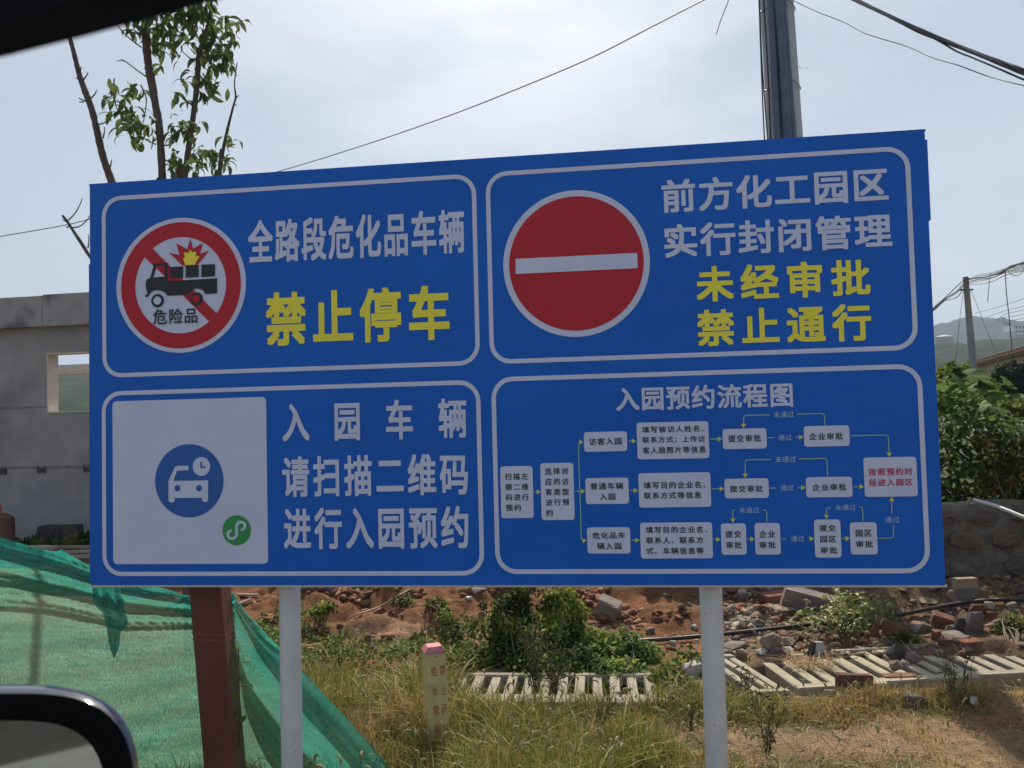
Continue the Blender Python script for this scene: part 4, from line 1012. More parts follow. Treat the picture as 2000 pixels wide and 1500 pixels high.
def rock(x0, x1, y0, y1, col_, label, name="stone", shape='r', yaw=None, tilt=(0, 0), dscale=1.0, cat=None, lift=0, onto=None):
    """stone filling the photo box x0..x1, y0..y1; stands on the ground at the bottom of the box"""
    cx = (x0 + x1) / 2
    q = hit(cx, y1 - 1) if onto is None else CAMP + ray(cx, y1 - 1) * ((onto - H) / ray(cx, y1 - 1)[2])
    Yc = q[1]; w = (x1 - x0) / FPX * Yc; vis = (y1 - y0) / FPX * Yc
    # visible height mixes height and the top face seen from above
    el = math.atan2(H, Yc); d = w * .75 * dscale; h = max(vis * .35, (vis - d * math.sin(el) * .8) / math.cos(el))
    if yaw is None: yaw = random.uniform(-.5, .5)
    if shape == 'r':
        me_ = random.choice(RK)
        o = link(name, me_.copy(), RM[col_], None, loc=(q[0], Yc + d * .4, q[2] - h * (.25 if onto is None else .05) + lift), rot=(tilt[0], tilt[1], yaw), scale=(w * 1.08, d, h * (1.28 if onto is None else 1.1)))
        o.data.materials.clear(); o.data.materials.append(RM[col_])
    else:
        me_ = bevel_box_mesh(name, w, d, h, min(w, h) * .06, min(w, h) * .05, hash(label) % 999 if False else int(x0))
        o = link(name, me_, RM[col_], None, loc=(q[0], Yc + d * .4, q[2] + lift), rot=(tilt[0], tilt[1], yaw))
    o['label'] = label; o['category'] = cat or name.replace('_', ' ').replace('broken ', ''); o['group'] = "stones, bricks and slabs of the rubble heap"
    return o
rock(1493, 1556, 1156, 1182, 'red', "reddish broken block lying just left of the grey leaning slab", "broken_block", 'b', .2, (.05, -.06), .8, "block")
rock(1492, 1560, 1180, 1203, 'tan', "tan pointed stone under the reddish broken block")
rock(1528, 1625, 1150, 1200, 'conc', "long grey-tan slab leaning down to the right under the sign edge", "stone_slab", 'b', -.25, (.35, .28), .35, "slab")
rock(1488, 1528, 1234, 1270, 'tan', "large tan boulder, left half of the pair above the broken grating")
rock(1518, 1557, 1243, 1266, 'tan', "lower tan boulder touching the large one on its right")
rock(1504, 1530, 1262, 1280, 'grey', "small grey stone below the two tan boulders")
rock(1528, 1552, 1263, 1275, 'pale', "small pale flat stone at the rear left corner of the middle grating")
rock(1478, 1506, 1265, 1279, 'pale', "small pale round stone left of the small grey stone")
rock(1417, 1458, 1252, 1271, 'conc', "flat brown slab beside the right sign post below the black hose", dscale=1.3)
rock(1436, 1460, 1268, 1290, 'tan', "tan stone wedged under the flat brown slab by the sign post")
rock(1581, 1596, 1255, 1281, 'dark', "black stone leaning against the white-faced stone behind the middle grating")
rock(1592, 1611, 1254, 1282, 'pale', "white-faced stone standing behind the middle grating")
rock(1694, 1736, 1205, 1251, 'red', "reddish-brown slab leaning at the right side of the bright weed", "stone_slab", 'b', .3, (.2, .55), .4, "slab")
rock(1728, 1768, 1256, 1297, 'dark', "dark blue-grey slab lying on the grating among the stones", "stone_slab", 'r', .4, (0, .35), .6, "slab", onto=.035)
rock(1777, 1804, 1274, 1298, 'pink', "round pinkish stone lying on the grating", onto=.035)
rock(1741, 1768, 1290, 1314, 'tan', "angular tan stone at the front of the grating near the red brick row", onto=.035)
rock(1674, 1703, 1262, 1277, 'pink', "flat purple-pink stone behind the middle grating", dscale=1.3)
rock(1822, 1861, 1197, 1227, 'orange', "bright orange-red brick tilted towards the camera in the rubble", "brick", 'b', -.35, (.35, .25), .7)
rock(1880, 1924, 1249, 1273, 'brick', "red brick with a flat top lying on the rightmost grating", "brick", 'b', .12, (0, 0), .8, onto=.035)
rock(1852, 1906, 1231, 1252, 'conc', "flat pale stone slab just above the brick on the rightmost grating", "stone_slab", 'r', .1, (.1, 0), 1.2, "slab")
rock(1885, 1930, 1194, 1237, 'grey', "big rounded grey stone with a pale rim right of the rubble", dscale=.7)
rock(1897, 1929, 1178, 1204, 'orange', "orange-brown stone just above the big rounded grey stone")
rock(1925, 1951, 1195, 1211, 'brick', "half red brick right of the big rounded grey stone", "brick", 'b', .2, (0, .1), .8)
rock(1800, 1843, 1165, 1182, 'tan', "flat tan stone at the wall foot left of the yellow-topped stone", dscale=1.2)
rock(1843, 1882, 1152, 1181, 'tan', "yellow-topped stone leaning on the wall foot", "stone", 'r', .3, (0, .4), .6)
rock(1866, 1912, 1130, 1174, 'grey', "big block at the wall foot with a flaky brown top", "stone_block", 'b', .1, (0, .03), .6, "block")
rock(1868, 1909, 1128, 1150, 'tan', "flaky brown slice lying on top of the big block at the wall foot", "stone_slab", 'b', .05, (.1, 0), .5, "slab", onto=.36)
rock(1820, 1837, 1231, 1251, 'orange', "small broken orange brick end left of the flat pale slab", "brick", 'b', .5, (.2, 0), .8)
rock(1784, 1822, 1214, 1238, 'grey', "lumpy grey stone left of the bright orange-red brick")
rock(1850, 1872, 1221, 1238, 'grey', "small grey-purple stone below the bright orange-red brick")
rock(1866, 1890, 1206, 1236, 'dark', "dark brown stone between the orange brick and the big rounded grey stone")
rock(1838, 1862, 1247, 1262, 'brickd', "dark brick fragment partly buried behind the rightmost grating", "brick", 'b')
rock(1922, 1946, 1174, 1192, 'pale', "pale pinkish stone beneath the black hose at right")
rock(1970, 1990, 1176, 1196, 'conc', "brown pointed stone near the right edge under the hose")
rock(1636, 1706, 1318, 1360, 'brickd', "large dark red brick standing on edge before the middle grating", "brick", 'b', .05, (.05, .05), .35)
rock(1700, 1728, 1322, 1343, 'brickd', "dark brick end wedged between the large standing brick and the brick row", "brick", 'b', .0, (0, 0), .6)
rock(1726, 1760, 1322, 1344, 'brick', "left brick of the low row in front of the gratings", "brick", 'b', .02, (0, 0), .8)
rock(1761, 1796, 1321, 1342, 'brick', "right brick of the low row in front of the gratings", "brick", 'b', -.03, (0, 0), .8)
rock(1728, 1794, 1316, 1325, 'orange', "thin red tile lying along the top of the low brick row", "tile", 'b', .0, (0, 0), .5, "tile", onto=.03)
rock(1573, 1610, 1335, 1359, 'brickd', "dark brick in the grass at the left front of the middle grating", "brick", 'b', -.1, (.05, 0), .7)
rock(1545, 1574, 1340, 1354, 'conc', "grey slab end touching the left front dark brick", "stone_slab", 'b', .1, (0, 0), 1, "slab")
rock(1499, 1535, 1331, 1346, 'pink', "flat pink brick below the broken piece of grating", "brick", 'b', .1, (0, 0), 1.1)
rock(1612, 1640, 1346, 1362, 'pink', "small pinkish concrete lump left of the large standing brick")
rock(1640, 1668, 1354, 1370, 'pink', "flat pink brick piece in the grass under the large standing brick", "brick", 'b', -.2, (0, 0), 1.1)
rock(1764, 1812, 1352, 1381, 'grey', "mossy grey-brown boulder in the grass in front of the brick row")
rock(1163, 1208, 1166, 1209, 'conc', "squared concrete block tilted on the red soil under the sign", "concrete_block", 'b', -.45, (.3, .35), .8, "block")
rock(1262, 1279, 1225, 1239, 'tan', "small tan stone on the red soil right of the tilted block")
rock(1307, 1322, 1251, 1263, 'pale', "small white stone just under the black hose")
rock(1440, 1462, 1151, 1162, 'pale', "pale stone at the wall foot right of the right sign post")
rock(912, 945, 1148, 1162, 'conc', "brown clod-like stone on the soil bank above the white plastic scrap")
rock(568, 624, 1128, 1152, 'grey', "grey concrete block showing under the sign right of the left post", "concrete_block", 'b', .05, (0, 0), .5, "block")
rock(624, 660, 1128, 1154, 'pink', "pale pinkish block beside the grey one under the sign", "concrete_block", 'b', -.02, (0, 0), .5, "block")
rock(1192, 1221, 1362, 1383, 'pale', "pale pointed stone in the grass below the long grating")
rock(1335, 1375, 1292, 1325, 'pale', "pale lumpy stone half hidden by weeds left of the right sign post")
rock(945, 962, 1268, 1281, 'tan', "small tan stone beside the foot of the dense bush")

# fine rubble and clods nobody could count
def tiny_rocks(name, n, sampler, smin, smax, cols, m, kind_label, cat):
    base_ = []
    for s_ in range(9):
        me_ = rock_mesh("t", 40 + s_, 1, 1.3); base_.append((np.array([v.co[:] for v in me_.vertices]) - np.array([0, 0, .35]), np.array([p.vertices[:] for p in me_.polygons]))); bpy.data.meshes.remove(me_)
    Vs = []; Fs = []; Cs = []; off = 0
    for k in range(n):
        x, y = sampler(); v, f = base_[k % 9]
        s_ = smin + (smax - smin) * random.random() ** 3.0
        sc_ = np.array([random.uniform(.8, 1.5), random.uniform(.8, 1.3), random.uniform(.45, .9)]) * s_
        a = random.uniform(0, 6.28); R = np.array([[math.cos(a), -math.sin(a), 0], [math.sin(a), math.cos(a), 0], [0, 0, 1]])
        q = (v * sc_) @ R.T; q[:, 2] += .0; Vs.append(q + np.array([x, y, 0])); Fs.append(f + off); off += len(v)
        Cs.append(np.tile(np.array(random.choice(cols)) * random.uniform(.75, 1.25), (len(v), 1)))
    V = np.vstack(Vs); 
    cxy = np.array([q.mean(0)[:2] for q in Vs]); zz = gh(cxy[:, 0], cxy[:, 1]); V[:, 2] += np.repeat(zz, [len(q) for q in Vs])
    return link(name, fast_mesh(name, V, np.vstack(Fs), np.vstack(Cs)), m, label=kind_label, cat=cat, kind="stuff")
rub_m = mat("rubble_mix", (.8, .8, .8), (1.2, 1.2, 1.2), scale=12, rough=.95, bump=.8, bscale=50, attr=True)
def samp_soil():
    while True:
        x = random.uniform(-3.4, 3.0); y = random.uniform(6.5, 9.8)
        if x > WALLX and y > WALLY: continue
        if x > 1.35 and random.random() < .75: continue
        if random.random() < float(smooth(.38, .62, fbm(x * 1.6, y * 1.6, 51, 4))) * float(smooth(6.5, 7.3, y + .3 * math.sin(x * 3))): return x, y
tiny_rocks("soil_clods", 8500, samp_soil, .010, .10, [(.22, .10, .05), (.25, .12, .06), (.19, .085, .045), (.28, .15, .085)], rub_m, "red-brown clods of dug earth on the bank under the sign", "soil")
def samp_rub():
    while True:
        x = random.uniform(1.3, 5.6); y = random.uniform(6.28, 8.4)
        if random.random() < .25 + .75 * float(smooth(.4, .6, fbm(x * 2, y * 2, 57, 4))): return x, y
tiny_rocks("fine_rubble", 1700, samp_rub, .010, .085, [(.20, .15, .11), (.17, .13, .10), (.22, .16, .10), (.20, .10, .07), (.13, .11, .10), (.28, .24, .19), (.17, .11, .07)], rub_m, "loose mixed rubble chips between the gratings and the stone wall", "rubble")
def samp_grav():
    x = random.gauss(1.95, .13); y = random.gauss(7.3, .16); return x, y
tiny_rocks("gravel_pile", 420, samp_grav, .02, .085, [(.34, .28, .20), (.40, .34, .26), (.30, .25, .19)], rub_m, "little heap of pale yellowish stones right of the right sign post", "gravel")

# plastic and paper scraps, sticks, board offcuts
def scrap(px, py, w, h, m, label, cat, seed, Yoff=0):
    q = hit(px, py); r = random.Random(seed); n = 9; V = [(0, -.01, h * .5)]
    for k in range(n):
        a = 6.283 * k / n; V.append((math.cos(a) * w / 2 * r.uniform(.6, 1.1), r.uniform(-.02, .03), h / 2 + math.sin(a) * h / 2 * r.uniform(.7, 1.1)))
    V2 = [(x * .92, y + .012, z) for x, y, z in V]
    F = [(0, 1 + k, 1 + (k + 1) % n) for k in range(n)] + [(n + 1, n + 2 + (k + 1) % n, n + 2 + k) for k in range(n)] + [(1 + k, n + 2 + k, n + 2 + (k + 1) % n, 1 + (k + 1) % n) for k in range(n)]
    return link(cat.replace(' ', '_'), py_mesh("scrap", V + V2, F), m, loc=(q[0], q[1] + Yoff, q[2]), rot=(-.5, 0, r.uniform(-.5, .5)), label=label, cat=cat)
plast = mat("white_plastic", (.62, .60, .52), (.74, .72, .66), scale=12, rough=.5, trans=.3)
scrap(1906, 1383, .062, .085, plast, "crumpled yellowish-white plastic scrap standing in the grass at right", "plastic scrap", 1)
scrap(1711, 1378, .14, .035, mat("dry_bark", (.36, .30, .22), (.48, .42, .33), scale=20, rough=.9), "pale shredded bark lying flat on the bare ground below the brick row", "bark", 2)
scrap(1586, 1380, .05, .03, plast, "small white litter scrap in the grass left of the bark", "litter", 3)
scrap(916, 1173, .10, .05, plast, "white plastic scrap on the red soil bank under the sign", "plastic scrap", 4)
for k_, (px, py, ln, a, lb) in enumerate(((483, 1168, .22, -.05, "pale board offcut on the soil between the net peak and left sign post"), (478, 1182, .13, .5, "short pale board stub sloping up beside the green net"))):
    q = hit(px, py); link("board_offcut", bevel_box_mesh("board_offcut", ln, .05, .02, .003, .002, k_), mat("old_timber", (0, 0, 0)), loc=(q[0], q[1], q[2] + .02), rot=(0, -a * .6, a), label=lb, cat="board")
def ground_line(pts, r, name, label, cat, m, lift, n=7):
    q = []
    for px, py in pts:
        h_ = hit(px, py); q.append(h_ + np.array([0, 0, lift]))
    q = spline(q, 6); o = q[0]; m_ = MB(); m_.tube(q, r, n); return m_.build(name, m, None, origin=o, smooth_=True, loc=o, label=label, cat=cat)
hose_m = mat("black_hose", (.014, .014, .015), (.035, .034, .033), scale=20, rough=.38)
def hose_pts(lst): return [P(a, b, c_) for a, b, c_ in lst]
hq = spline([(a_, b_, 0) for a_, b_ in ((880, 1291), (912, 1287), (945, 1283), (975, 1279), (1040, 1272), (1120, 1264), (1200, 1257), (1240, 1252), (1290, 1249), (1330, 1246), (1420, 1237.5), (1500, 1229), (1560, 1222), (1640, 1214), (1700, 1209), (1765, 1199), (1820, 1188), (1870, 1179), (1910, 1174), (1950, 1171.5), (2000, 1171.5), (2090, 1176))], 4)
Ys = np.array([hit(q[0], q[1] + 5)[1] for q in hq]); Ys = np.convolve(np.pad(Ys, 4, mode='edge'), np.ones(9) / 9, 'valid') - .06
hp = []
for q, Yh in zip(hq, Ys):
    p = P(q[0], q[1], Yh); g = ghf(p[0], p[1]) + .017
    while p[2] < g and Yh > 5: Yh -= .03; p = P(q[0], q[1], Yh); g = ghf(p[0], p[1]) + .017
    hp.append(p)
m_ = MB(); m_.tube(hp, .0165, 9); m_.build("hose", hose_m, None, origin=hp[0], smooth_=True, loc=hp[0], label="long black hose running across the rubble from the marker post to the right edge", cat="hose")
ground_line([(680, 1214), (705, 1204), (735, 1194), (762, 1180), (782, 1168), (802, 1157)], .008, "stick", "long thin pale stick lying on the soil bank left of the bush", "stick", mat("dry_stick", (.34, .26, .18), (.44, .35, .26), scale=20, rough=.9), .03)
pw = [P(1902, 976, 8.15), P(1950, 990, 7.9), P(2004, 1012, 7.6), P(2080, 1040, 7.3)]
m_ = MB(); m_.tube(pw, .018, 10); m_.build("pipe", mat("white_pipe", (.50, .50, .48), (.60, .60, .57), scale=9, rough=.5), None, origin=pw[0], smooth_=True, loc=pw[0], label="white pipe sloping over the stone wall at the right edge", cat="pipe")
# dark mouth of the pit below the sign
q = P(1190, 1150, 9.3)
pit = thing("culvert", "dark square culvert mouth in the bank under the sign", "culvert", (q[0], q[1], q[2] - .25))
m_ = MB(); cw = .17
for bx in ((-cw - .04, -cw, 0, .9, 0, .42), (cw, cw + .04, 0, .9, 0, .42)): m_ = MB(); m_.box(*bx); m_.build("side_slab", RM['conc'], pit)
m_ = MB(); m_.box(-cw - .05, cw + .05, -.02, .9, .42, .48); m_.build("top_slab", RM['conc'], pit)
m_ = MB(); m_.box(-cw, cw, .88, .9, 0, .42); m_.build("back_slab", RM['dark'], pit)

# ------------------------------------------------------------------ vegetation
leaf_m = mat("tree_leaf", (.085, .120, .045), (.13, .17, .055), scale=3, rough=.6, spec=.12, trans=.48, attr=False)
bark = mat("bark", (.085, .062, .050), (.15, .115, .09), scale=14, rough=.95, bump=1, bscale=60, stretch=(1, 1, .3))
def leaf_mesh(name, width, droop, seed, fold=.12, nseg=6, curl=0.):
    r = random.Random(seed); V = []; F = []
    x = z = 0; a = r.uniform(.1, .5)
    prof = [0.02, .55, .92, 1, .82, .45, 0.03]
    for k in range(nseg + 1):
        t = k / nseg; w = width / 2 * prof[k]; y = curl * t * t
        V += [(x, y + w, z + w * fold * 3), (x, y, z), (x, y - w, z + w * fold * 3)]
        a -= droop / nseg * (1 + .6 * t); x += math.cos(a) / nseg; z += math.sin(a) / nseg
    for k in range(nseg):
        b = 3 * k; F += [(b, b + 1, b + 4, b + 3), (b + 1, b + 2, b + 5, b + 4)]
    return py_mesh(name, V, F, True)
LM = [leaf_mesh("leaf", random.uniform(.26, .37), random.uniform(1.0, 2.2), k, curl=random.uniform(-.25, .25)) for k in range(10)]
YT = 6.9
zt_ = lambda x, y, Y=YT: P(180 + x * .24, y * .24, Y)
zo = lambda x, y, Y=YT: P(x * .3466, y * .3466, Y)
tbase = np.array([zt_(745, 1460)[0] + .05, YT + .05, 0.0]); tbase[2] = ghf(tbase[0], tbase[1])
tree = thing("broadleaf_tree", "pruned multi-stemmed tree with drooping green leaves rising behind the sign's left half", "tree", tbase)
crown0 = tbase + np.array([-.05, 0, 1.0])
def stem(pts, w_px, name="stem", n=10, knots=6):
    pts = spline(pts, 8); rad = np.interp(np.linspace(0, 1, len(pts)), np.linspace(0, 1, len(w_px)), w_px) / FPX * YT / 2
    rad = rad * (1 + .05 * np.array([random.gauss(0, 1) for i in range(len(pts))]))
    m_ = MB(); m_.tube(pts, list(rad), n); return m_.build(name, bark, tree, origin=tbase, smooth_=True)
m_ = MB(); m_.tube(spline([tbase + np.array([0, 0, -.2]), tbase + np.array([0, 0, .4]), crown0]), .10, 14); m_.build("trunk", bark, tree, origin=tbase, smooth_=True)
S1 = [crown0, zo(700, 1250), zo(632, 1032), zo(580, 880), zo(543, 720), zo(515, 610), zo(478, 510), zo(447, 420), zo(412, 280), zo(375, 150), zo(335, 20)]
S2 = [crown0, zt_(575, 1700), zt_(572, 1470), zt_(548, 1050), zt_(515, 850), zt_(490, 700), zt_(462, 560), zt_(445, 400), zt_(440, 300), zt_(430, 235)]
S3 = [crown0, zt_(720, 1560), zt_(748, 1460), zt_(785, 1200), zt_(820, 960), zt_(850, 720), zt_(862, 560), zt_(872, 440), zt_(905, 330), zt_(945, 180), zt_(972, 0), zt_(985, -120)]
S4 = [crown0, zt_(1030, 1480), zt_(1055, 1280), zt_(1085, 1130), zt_(1112, 1010), zt_(1150, 860), zt_(1168, 790), zt_(1158, 690), zt_(1168, 590), zt_(1180, 510)]
S5 = [crown0, zo(580, 1500), zo(515, 1455), zo(455, 1365), zo(412, 1300), zo(380, 1250), zo(352, 1215)]
stem(S1, [34, 22, 15, 14, 13, 12, 12, 10, 9, 8, 7]); stem(S2, [34, 18, 15.5, 15, 15, 16, 16, 17, 17, 15]); stem(S3, [30, 14, 13, 12, 11, 10.5, 11, 12, 8, 6, 5, 4], n=9)
stem(S4, [24, 9, 7.5, 7, 5.5, 4, 4, 2.6, 2.2, 2.0], n=7); stem(S5, [20, 9, 7.5, 7, 6, 6, 5], n=7)
def twig(pts, w0, w1): stem(pts, [w0, w1], "twig", 5)
for a in ([zt_(400, 385), zt_(290, 300), zt_(210, 210), zt_(140, 110)], [zt_(438, 622), zt_(350, 560), zt_(260, 495), zt_(205, 498)], [zt_(265, 500), zt_(240, 482)], [zo(560, 700), zo(590, 690), zo(625, 660)], [zo(580, 780), zo(588, 745), zo(590, 715)],
          [zo(622, 940), zo(630, 900)], [zo(510, 555), zo(535, 530), zo(545, 508)], [zo(452, 405), zo(458, 375)], [zo(470, 450), zo(488, 425), zo(497, 407)], [zo(440, 445), zo(427, 438)], [zo(480, 570), zo(455, 558), zo(442, 552)], [zo(470, 575), zo(446, 574)],
          [zo(385, 1240), zo(420, 1205), zo(450, 1155), zo(463, 1118)], [zo(380, 1250), zo(350, 1238)], [zo(405, 1283), zo(450, 1275), zo(490, 1240), zo(505, 1215)], [zo(375, 1282), zo(395, 1270)], [zo(495, 1400), zo(500, 1370), zo(500, 1320)], [zt_(1170, 795), zt_(1195, 775)],
          [zt_(1150, 855), zt_(1178, 853)], [zt_(838, 440), zt_(820, 420), zt_(800, 395)], [zt_(1110, 1010), zt_(1100, 1005)], [zt_(820, 850), zt_(770, 820), zt_(720, 760)], [zt_(580, 1185), zt_(640, 1175), zt_(700, 1135)], [zt_(590, 1300), zt_(650, 1320), zt_(720, 1330)],
          [zt_(520, 1175), zt_(460, 1150), zt_(400, 1110)], [zt_(830, 500), zt_(780, 460), zt_(735, 420)], [zt_(180, 640), zt_(178, 760), zt_(200, 880), zt_(260, 960), zt_(330, 1060)], [zt_(395, 690), zt_(440, 800), zt_(430, 920), zt_(410, 1020)]):
    twig(a, 3.4 if len(a) < 4 else 3.0, 1.6)
clusters = [(150, 680, 6, 75), (170, 830, 5, 65), (230, 860, 6, 70), (330, 700, 5, 55), (400, 760, 6, 55), (280, 950, 7, 65), (350, 950, 7, 65), (400, 1020, 6, 55), (330, 1060, 9, 65), (270, 1060, 5, 45), (340, 1150, 6, 50), (400, 1150, 4, 35), (470, 1080, 5, 45), (160, 950, 3, 35),
            (700, 1010, 5, 55), (740, 1060, 9, 55), (860, 1050, 6, 60), (640, 1120, 3, 35), (800, 1130, 4, 45), (640, 1280, 4, 45), (700, 1320, 8, 55), (640, 1390, 5, 38), (850, 1280, 7, 55), (920, 1260, 6, 55), (900, 1370, 6, 55), (1000, 1280, 6, 55), (1050, 1350, 7, 55), (1130, 1310, 4, 45), (1160, 1170, 3, 40), (1080, 1130, 2, 20), (840, 1400, 4, 35),
            (540, 560, 3, 30), (820, 620, 5, 45), (740, 690, 4, 45), (920, 650, 8, 60), (970, 700, 6, 55), (1040, 720, 4, 40), (960, 780, 4, 40), (700, 810, 4, 40), (760, 860, 3, 35), (880, 770, 4, 45),
            (350, 150, 12, 80), (370, 260, 7, 60), (500, 150, 14, 90), (540, 280, 12, 70), (560, 400, 10, 55), (640, 250, 12, 80), (700, 330, 9, 60), (720, 480, 3, 30), (750, 150, 18, 100), (800, 60, 18, 100), (880, 200, 16, 90), (900, 80, 14, 90), (950, 300, 16, 90), (1000, 420, 16, 85), (1060, 500, 9, 60), (1100, 400, 9, 60), (1070, 200, 7, 60), (1180, 220, 5, 50),
            (1130, 310, 6, 55), (1100, 560, 6, 40), (860, 380, 10, 70), (640, 80, 16, 100), (450, 60, 12, 80), (1000, 560, 6, 45), (900, 480, 8, 50), (780, -60, 16, 110), (950, -60, 14, 90), (600, -60, 14, 100)]
LV = [(np.array([v.co[:] for v in me_.vertices]), [tuple(p.vertices) for p in me_.polygons]) for me_ in LM]
rest = MB(); cnt = 0
order = [(c_, k) for c_ in clusters for k in range(int(c_[2] * 1.45))]
random.shuffle(order)
from mathutils import Euler
for (cx_, cy_, n_, r_), k in order:
    p = zt_(cx_ + random.gauss(0, r_ * .55), cy_ + random.gauss(0, r_ * .5) - 22, YT + random.gauss(0, .11))
    L_ = random.uniform(.095, .16); ez = random.uniform(0, 6.28); ex = random.gauss(0, .35); ey = random.gauss(.25, .35)
    rot = Euler((ex, ey, ez)); j = random.randrange(10)
    if cnt < 300: link("leaf", LM[j], leaf_m, tree, loc=p - tbase, rot=rot, scale=(L_, L_, L_))
    else:
        Rm = np.array(rot.to_matrix()); rest.add((LV[j][0] * L_) @ Rm.T + p - tbase, LV[j][1])
    cnt += 1
o_ = rest.build("further_leaves", leaf_m, tree, smooth_=True); o_['kind'] = 'stuff'

# ---- many small leaves as one mesh
LT = np.array([[0, 0, 0], [.45, .30, .06], [.45, 0, -.02], [.45, -.30, .06], [1, 0, -.12]]); LTF = np.array([[0, 2, 1], [0, 3, 2], [2, 4, 1], [3, 4, 2]])
def leaves_geo(pos, size, cols, tilt=.9, wid=1.0, droop=.2):
    n = len(pos); pos = np.asarray(pos)
    az = rng.uniform(0, 2 * np.pi, n); tl = rng.normal(droop, tilt, n); rl = rng.normal(0, tilt * .8, n)
    s = size * rng.uniform(.65, 1.3, n)
    V = LT[None] * np.array([1, wid, 1]); V = np.repeat(V, n, 0) * s[:, None, None]
    c_, s_ = np.cos(rl), np.sin(rl); y = V[:, :, 1] * c_[:, None] - V[:, :, 2] * s_[:, None]; z = V[:, :, 1] * s_[:, None] + V[:, :, 2] * c_[:, None]; x = V[:, :, 0]
    c_, s_ = np.cos(-tl), np.sin(-tl); x, z = x * c_[:, None] - z * s_[:, None], x * s_[:, None] + z * c_[:, None]
    c_, s_ = np.cos(az), np.sin(az); x, y = x * c_[:, None] - y * s_[:, None], x * s_[:, None] + y * c_[:, None]
    V = np.stack([x, y, z], -1) + pos[:, None, :]
    F = LTF[None] + (np.arange(n) * 5)[:, None, None]
    base_ = np.array(cols)[rng.integers(0, len(cols), n)] * rng.uniform(.7, 1.3, (n, 1))
    return V.reshape(-1, 3), F.reshape(-1, 3), np.repeat(base_, 5, 0)
fol_m = mat("foliage", (1, 1, 1), rough=.6, trans=.40, attr=True, spec=.14)
GREENS = [(.09, .14, .026), (.12, .175, .032), (.065, .105, .022), (.17, .22, .042), (.13, .155, .045)]
def flat_xy(px, py, z=0.0):
    d = ray(px, py); return CAMP + d * ((z - H) / d[2])
def ellip(px, py, rx, ry, Yc, n, dz=None):
    """points near the skin of an ellipsoid given by its picture centre and radii"""
    c_ = P(px, py, Yc); a = rx / FPX * Yc; b = ry / FPX * Yc
    d = rng.normal(size=(n, 3)); d /= np.linalg.norm(d, axis=1)[:, None]; r = rng.uniform(.35, 1.05, n) ** .5
    lump = 1 + .42 * (fbm(d[:, 0] * 2.9 + px, d[:, 2] * 2.9 + d[:, 1] * 1.3, 5) - .45) * 2; r = np.where(rng.uniform(size=n) < .12, r * rng.uniform(1, 1.3, n), r)
    p = d * (r * lump)[:, None] * np.array([a, dz or a * .8, b]) + c_
    p[:, 2] = np.maximum(p[:, 2], gh(p[:, 0], p[:, 1]) + .01)
    return p
def plant(name, label, cat, base, lobes, size, cols, wid=1.0, stems=8, tilt=.9, kind_parts=True, m=None, droop=.2, parent_group=None):
    t = thing(name, label, cat, base, 0, parent_group)
    P_ = np.vstack([ellip(*l) for l in lobes])
    V, F, C_ = leaves_geo(P_, size, cols, tilt, wid, droop)
    cn = np.repeat(fbm(P_[:, 0] * 7 + P_[:, 1] * 3, P_[:, 2] * 7, 43, 3), 5)[:, None]; C_ = C_ * (.55 + 1.1 * smooth(.3, .6, cn)) * (1 + np.array([.35, .12, -.1]) * smooth(.45, .62, cn))
    o = link("foliage", fast_mesh("foliage", V - np.array(base), F, C_), m or fol_m, t); o['kind'] = 'stuff'
    mbs = MB()
    for k in range(stems):
        e = P_[random.randrange(len(P_))]; b = np.array(base) + np.array([random.gauss(0, .03), random.gauss(0, .03), -.02])
        mid = (b + e) / 2 + np.array([random.gauss(0, .03), random.gauss(0, .03), .04]); mbs = MB()
        mbs.tube(spline([b, mid, e], 4), [.006] * 9, 5); mbs.build("stem", mat("green_stem", (.07, .08, .03), (.12, .10, .05), scale=20, rough=.7), t, origin=base, smooth_=True)
    return t
# dense bush and vines in the middle
bb = flat_xy(1050, 1345); bb[2] = ghf(bb[0], bb[1])
plant("bush", "dense dark green two-headed bush growing beside the black hose under the middle of the sign", "bush", bb,
      [(1000, 1215, 42, 55, 6.6, 1500), (1012, 1178, 24, 34, 6.6, 500), (1095, 1195, 40, 48, 6.6, 1500), (985, 1262, 38, 32, 6.5, 800), (1050, 1245, 60, 40, 6.5, 1400), (1050, 1298, 72, 34, 6.3, 1700), (1110, 1262, 40, 38, 6.5, 900), (948, 1282, 26, 20, 6.4, 260), (935, 1230, 18, 22, 6.7, 110), (1132, 1200, 20, 26, 6.6, 140), (1040, 1150, 26, 14, 6.7, 90), (1072, 1320, 60, 22, 6.1, 600)], .038, GREENS, stems=14)
bb = flat_xy(1200, 1345); bb[2] = ghf(bb[0], bb[1])
plant("vine_heap", "low heap of green vine leaves right of the dense bush, spilling over the long grating", "vine", bb,
      [(1150, 1255, 48, 30, 6.6, 1000), (1200, 1270, 62, 38, 6.5, 1700), (1246, 1288, 45, 36, 6.4, 1100), (1135, 1300, 50, 34, 6.25, 1100), (1195, 1312, 62, 26, 6.15, 1300)], .040, [(.085, .14, .04), (.11, .17, .05), (.06, .105, .03), (.14, .19, .05)], stems=8, tilt=.55)
bb = flat_xy(1310, 1385); bb[2] = ghf(bb[0], bb[1])
plant("weed_clump", "tangled weed clump with rounded leaves at the right end of the long grating", "weed", bb, [(1300, 1325, 32, 26, 5.85, 420), (1325, 1350, 34, 30, 5.7, 420), (1345, 1295, 30, 26, 6.1, 260), (1290, 1362, 22, 14, 5.6, 160)], .042, [(.10, .15, .035), (.14, .18, .045), (.075, .11, .03)], stems=10)
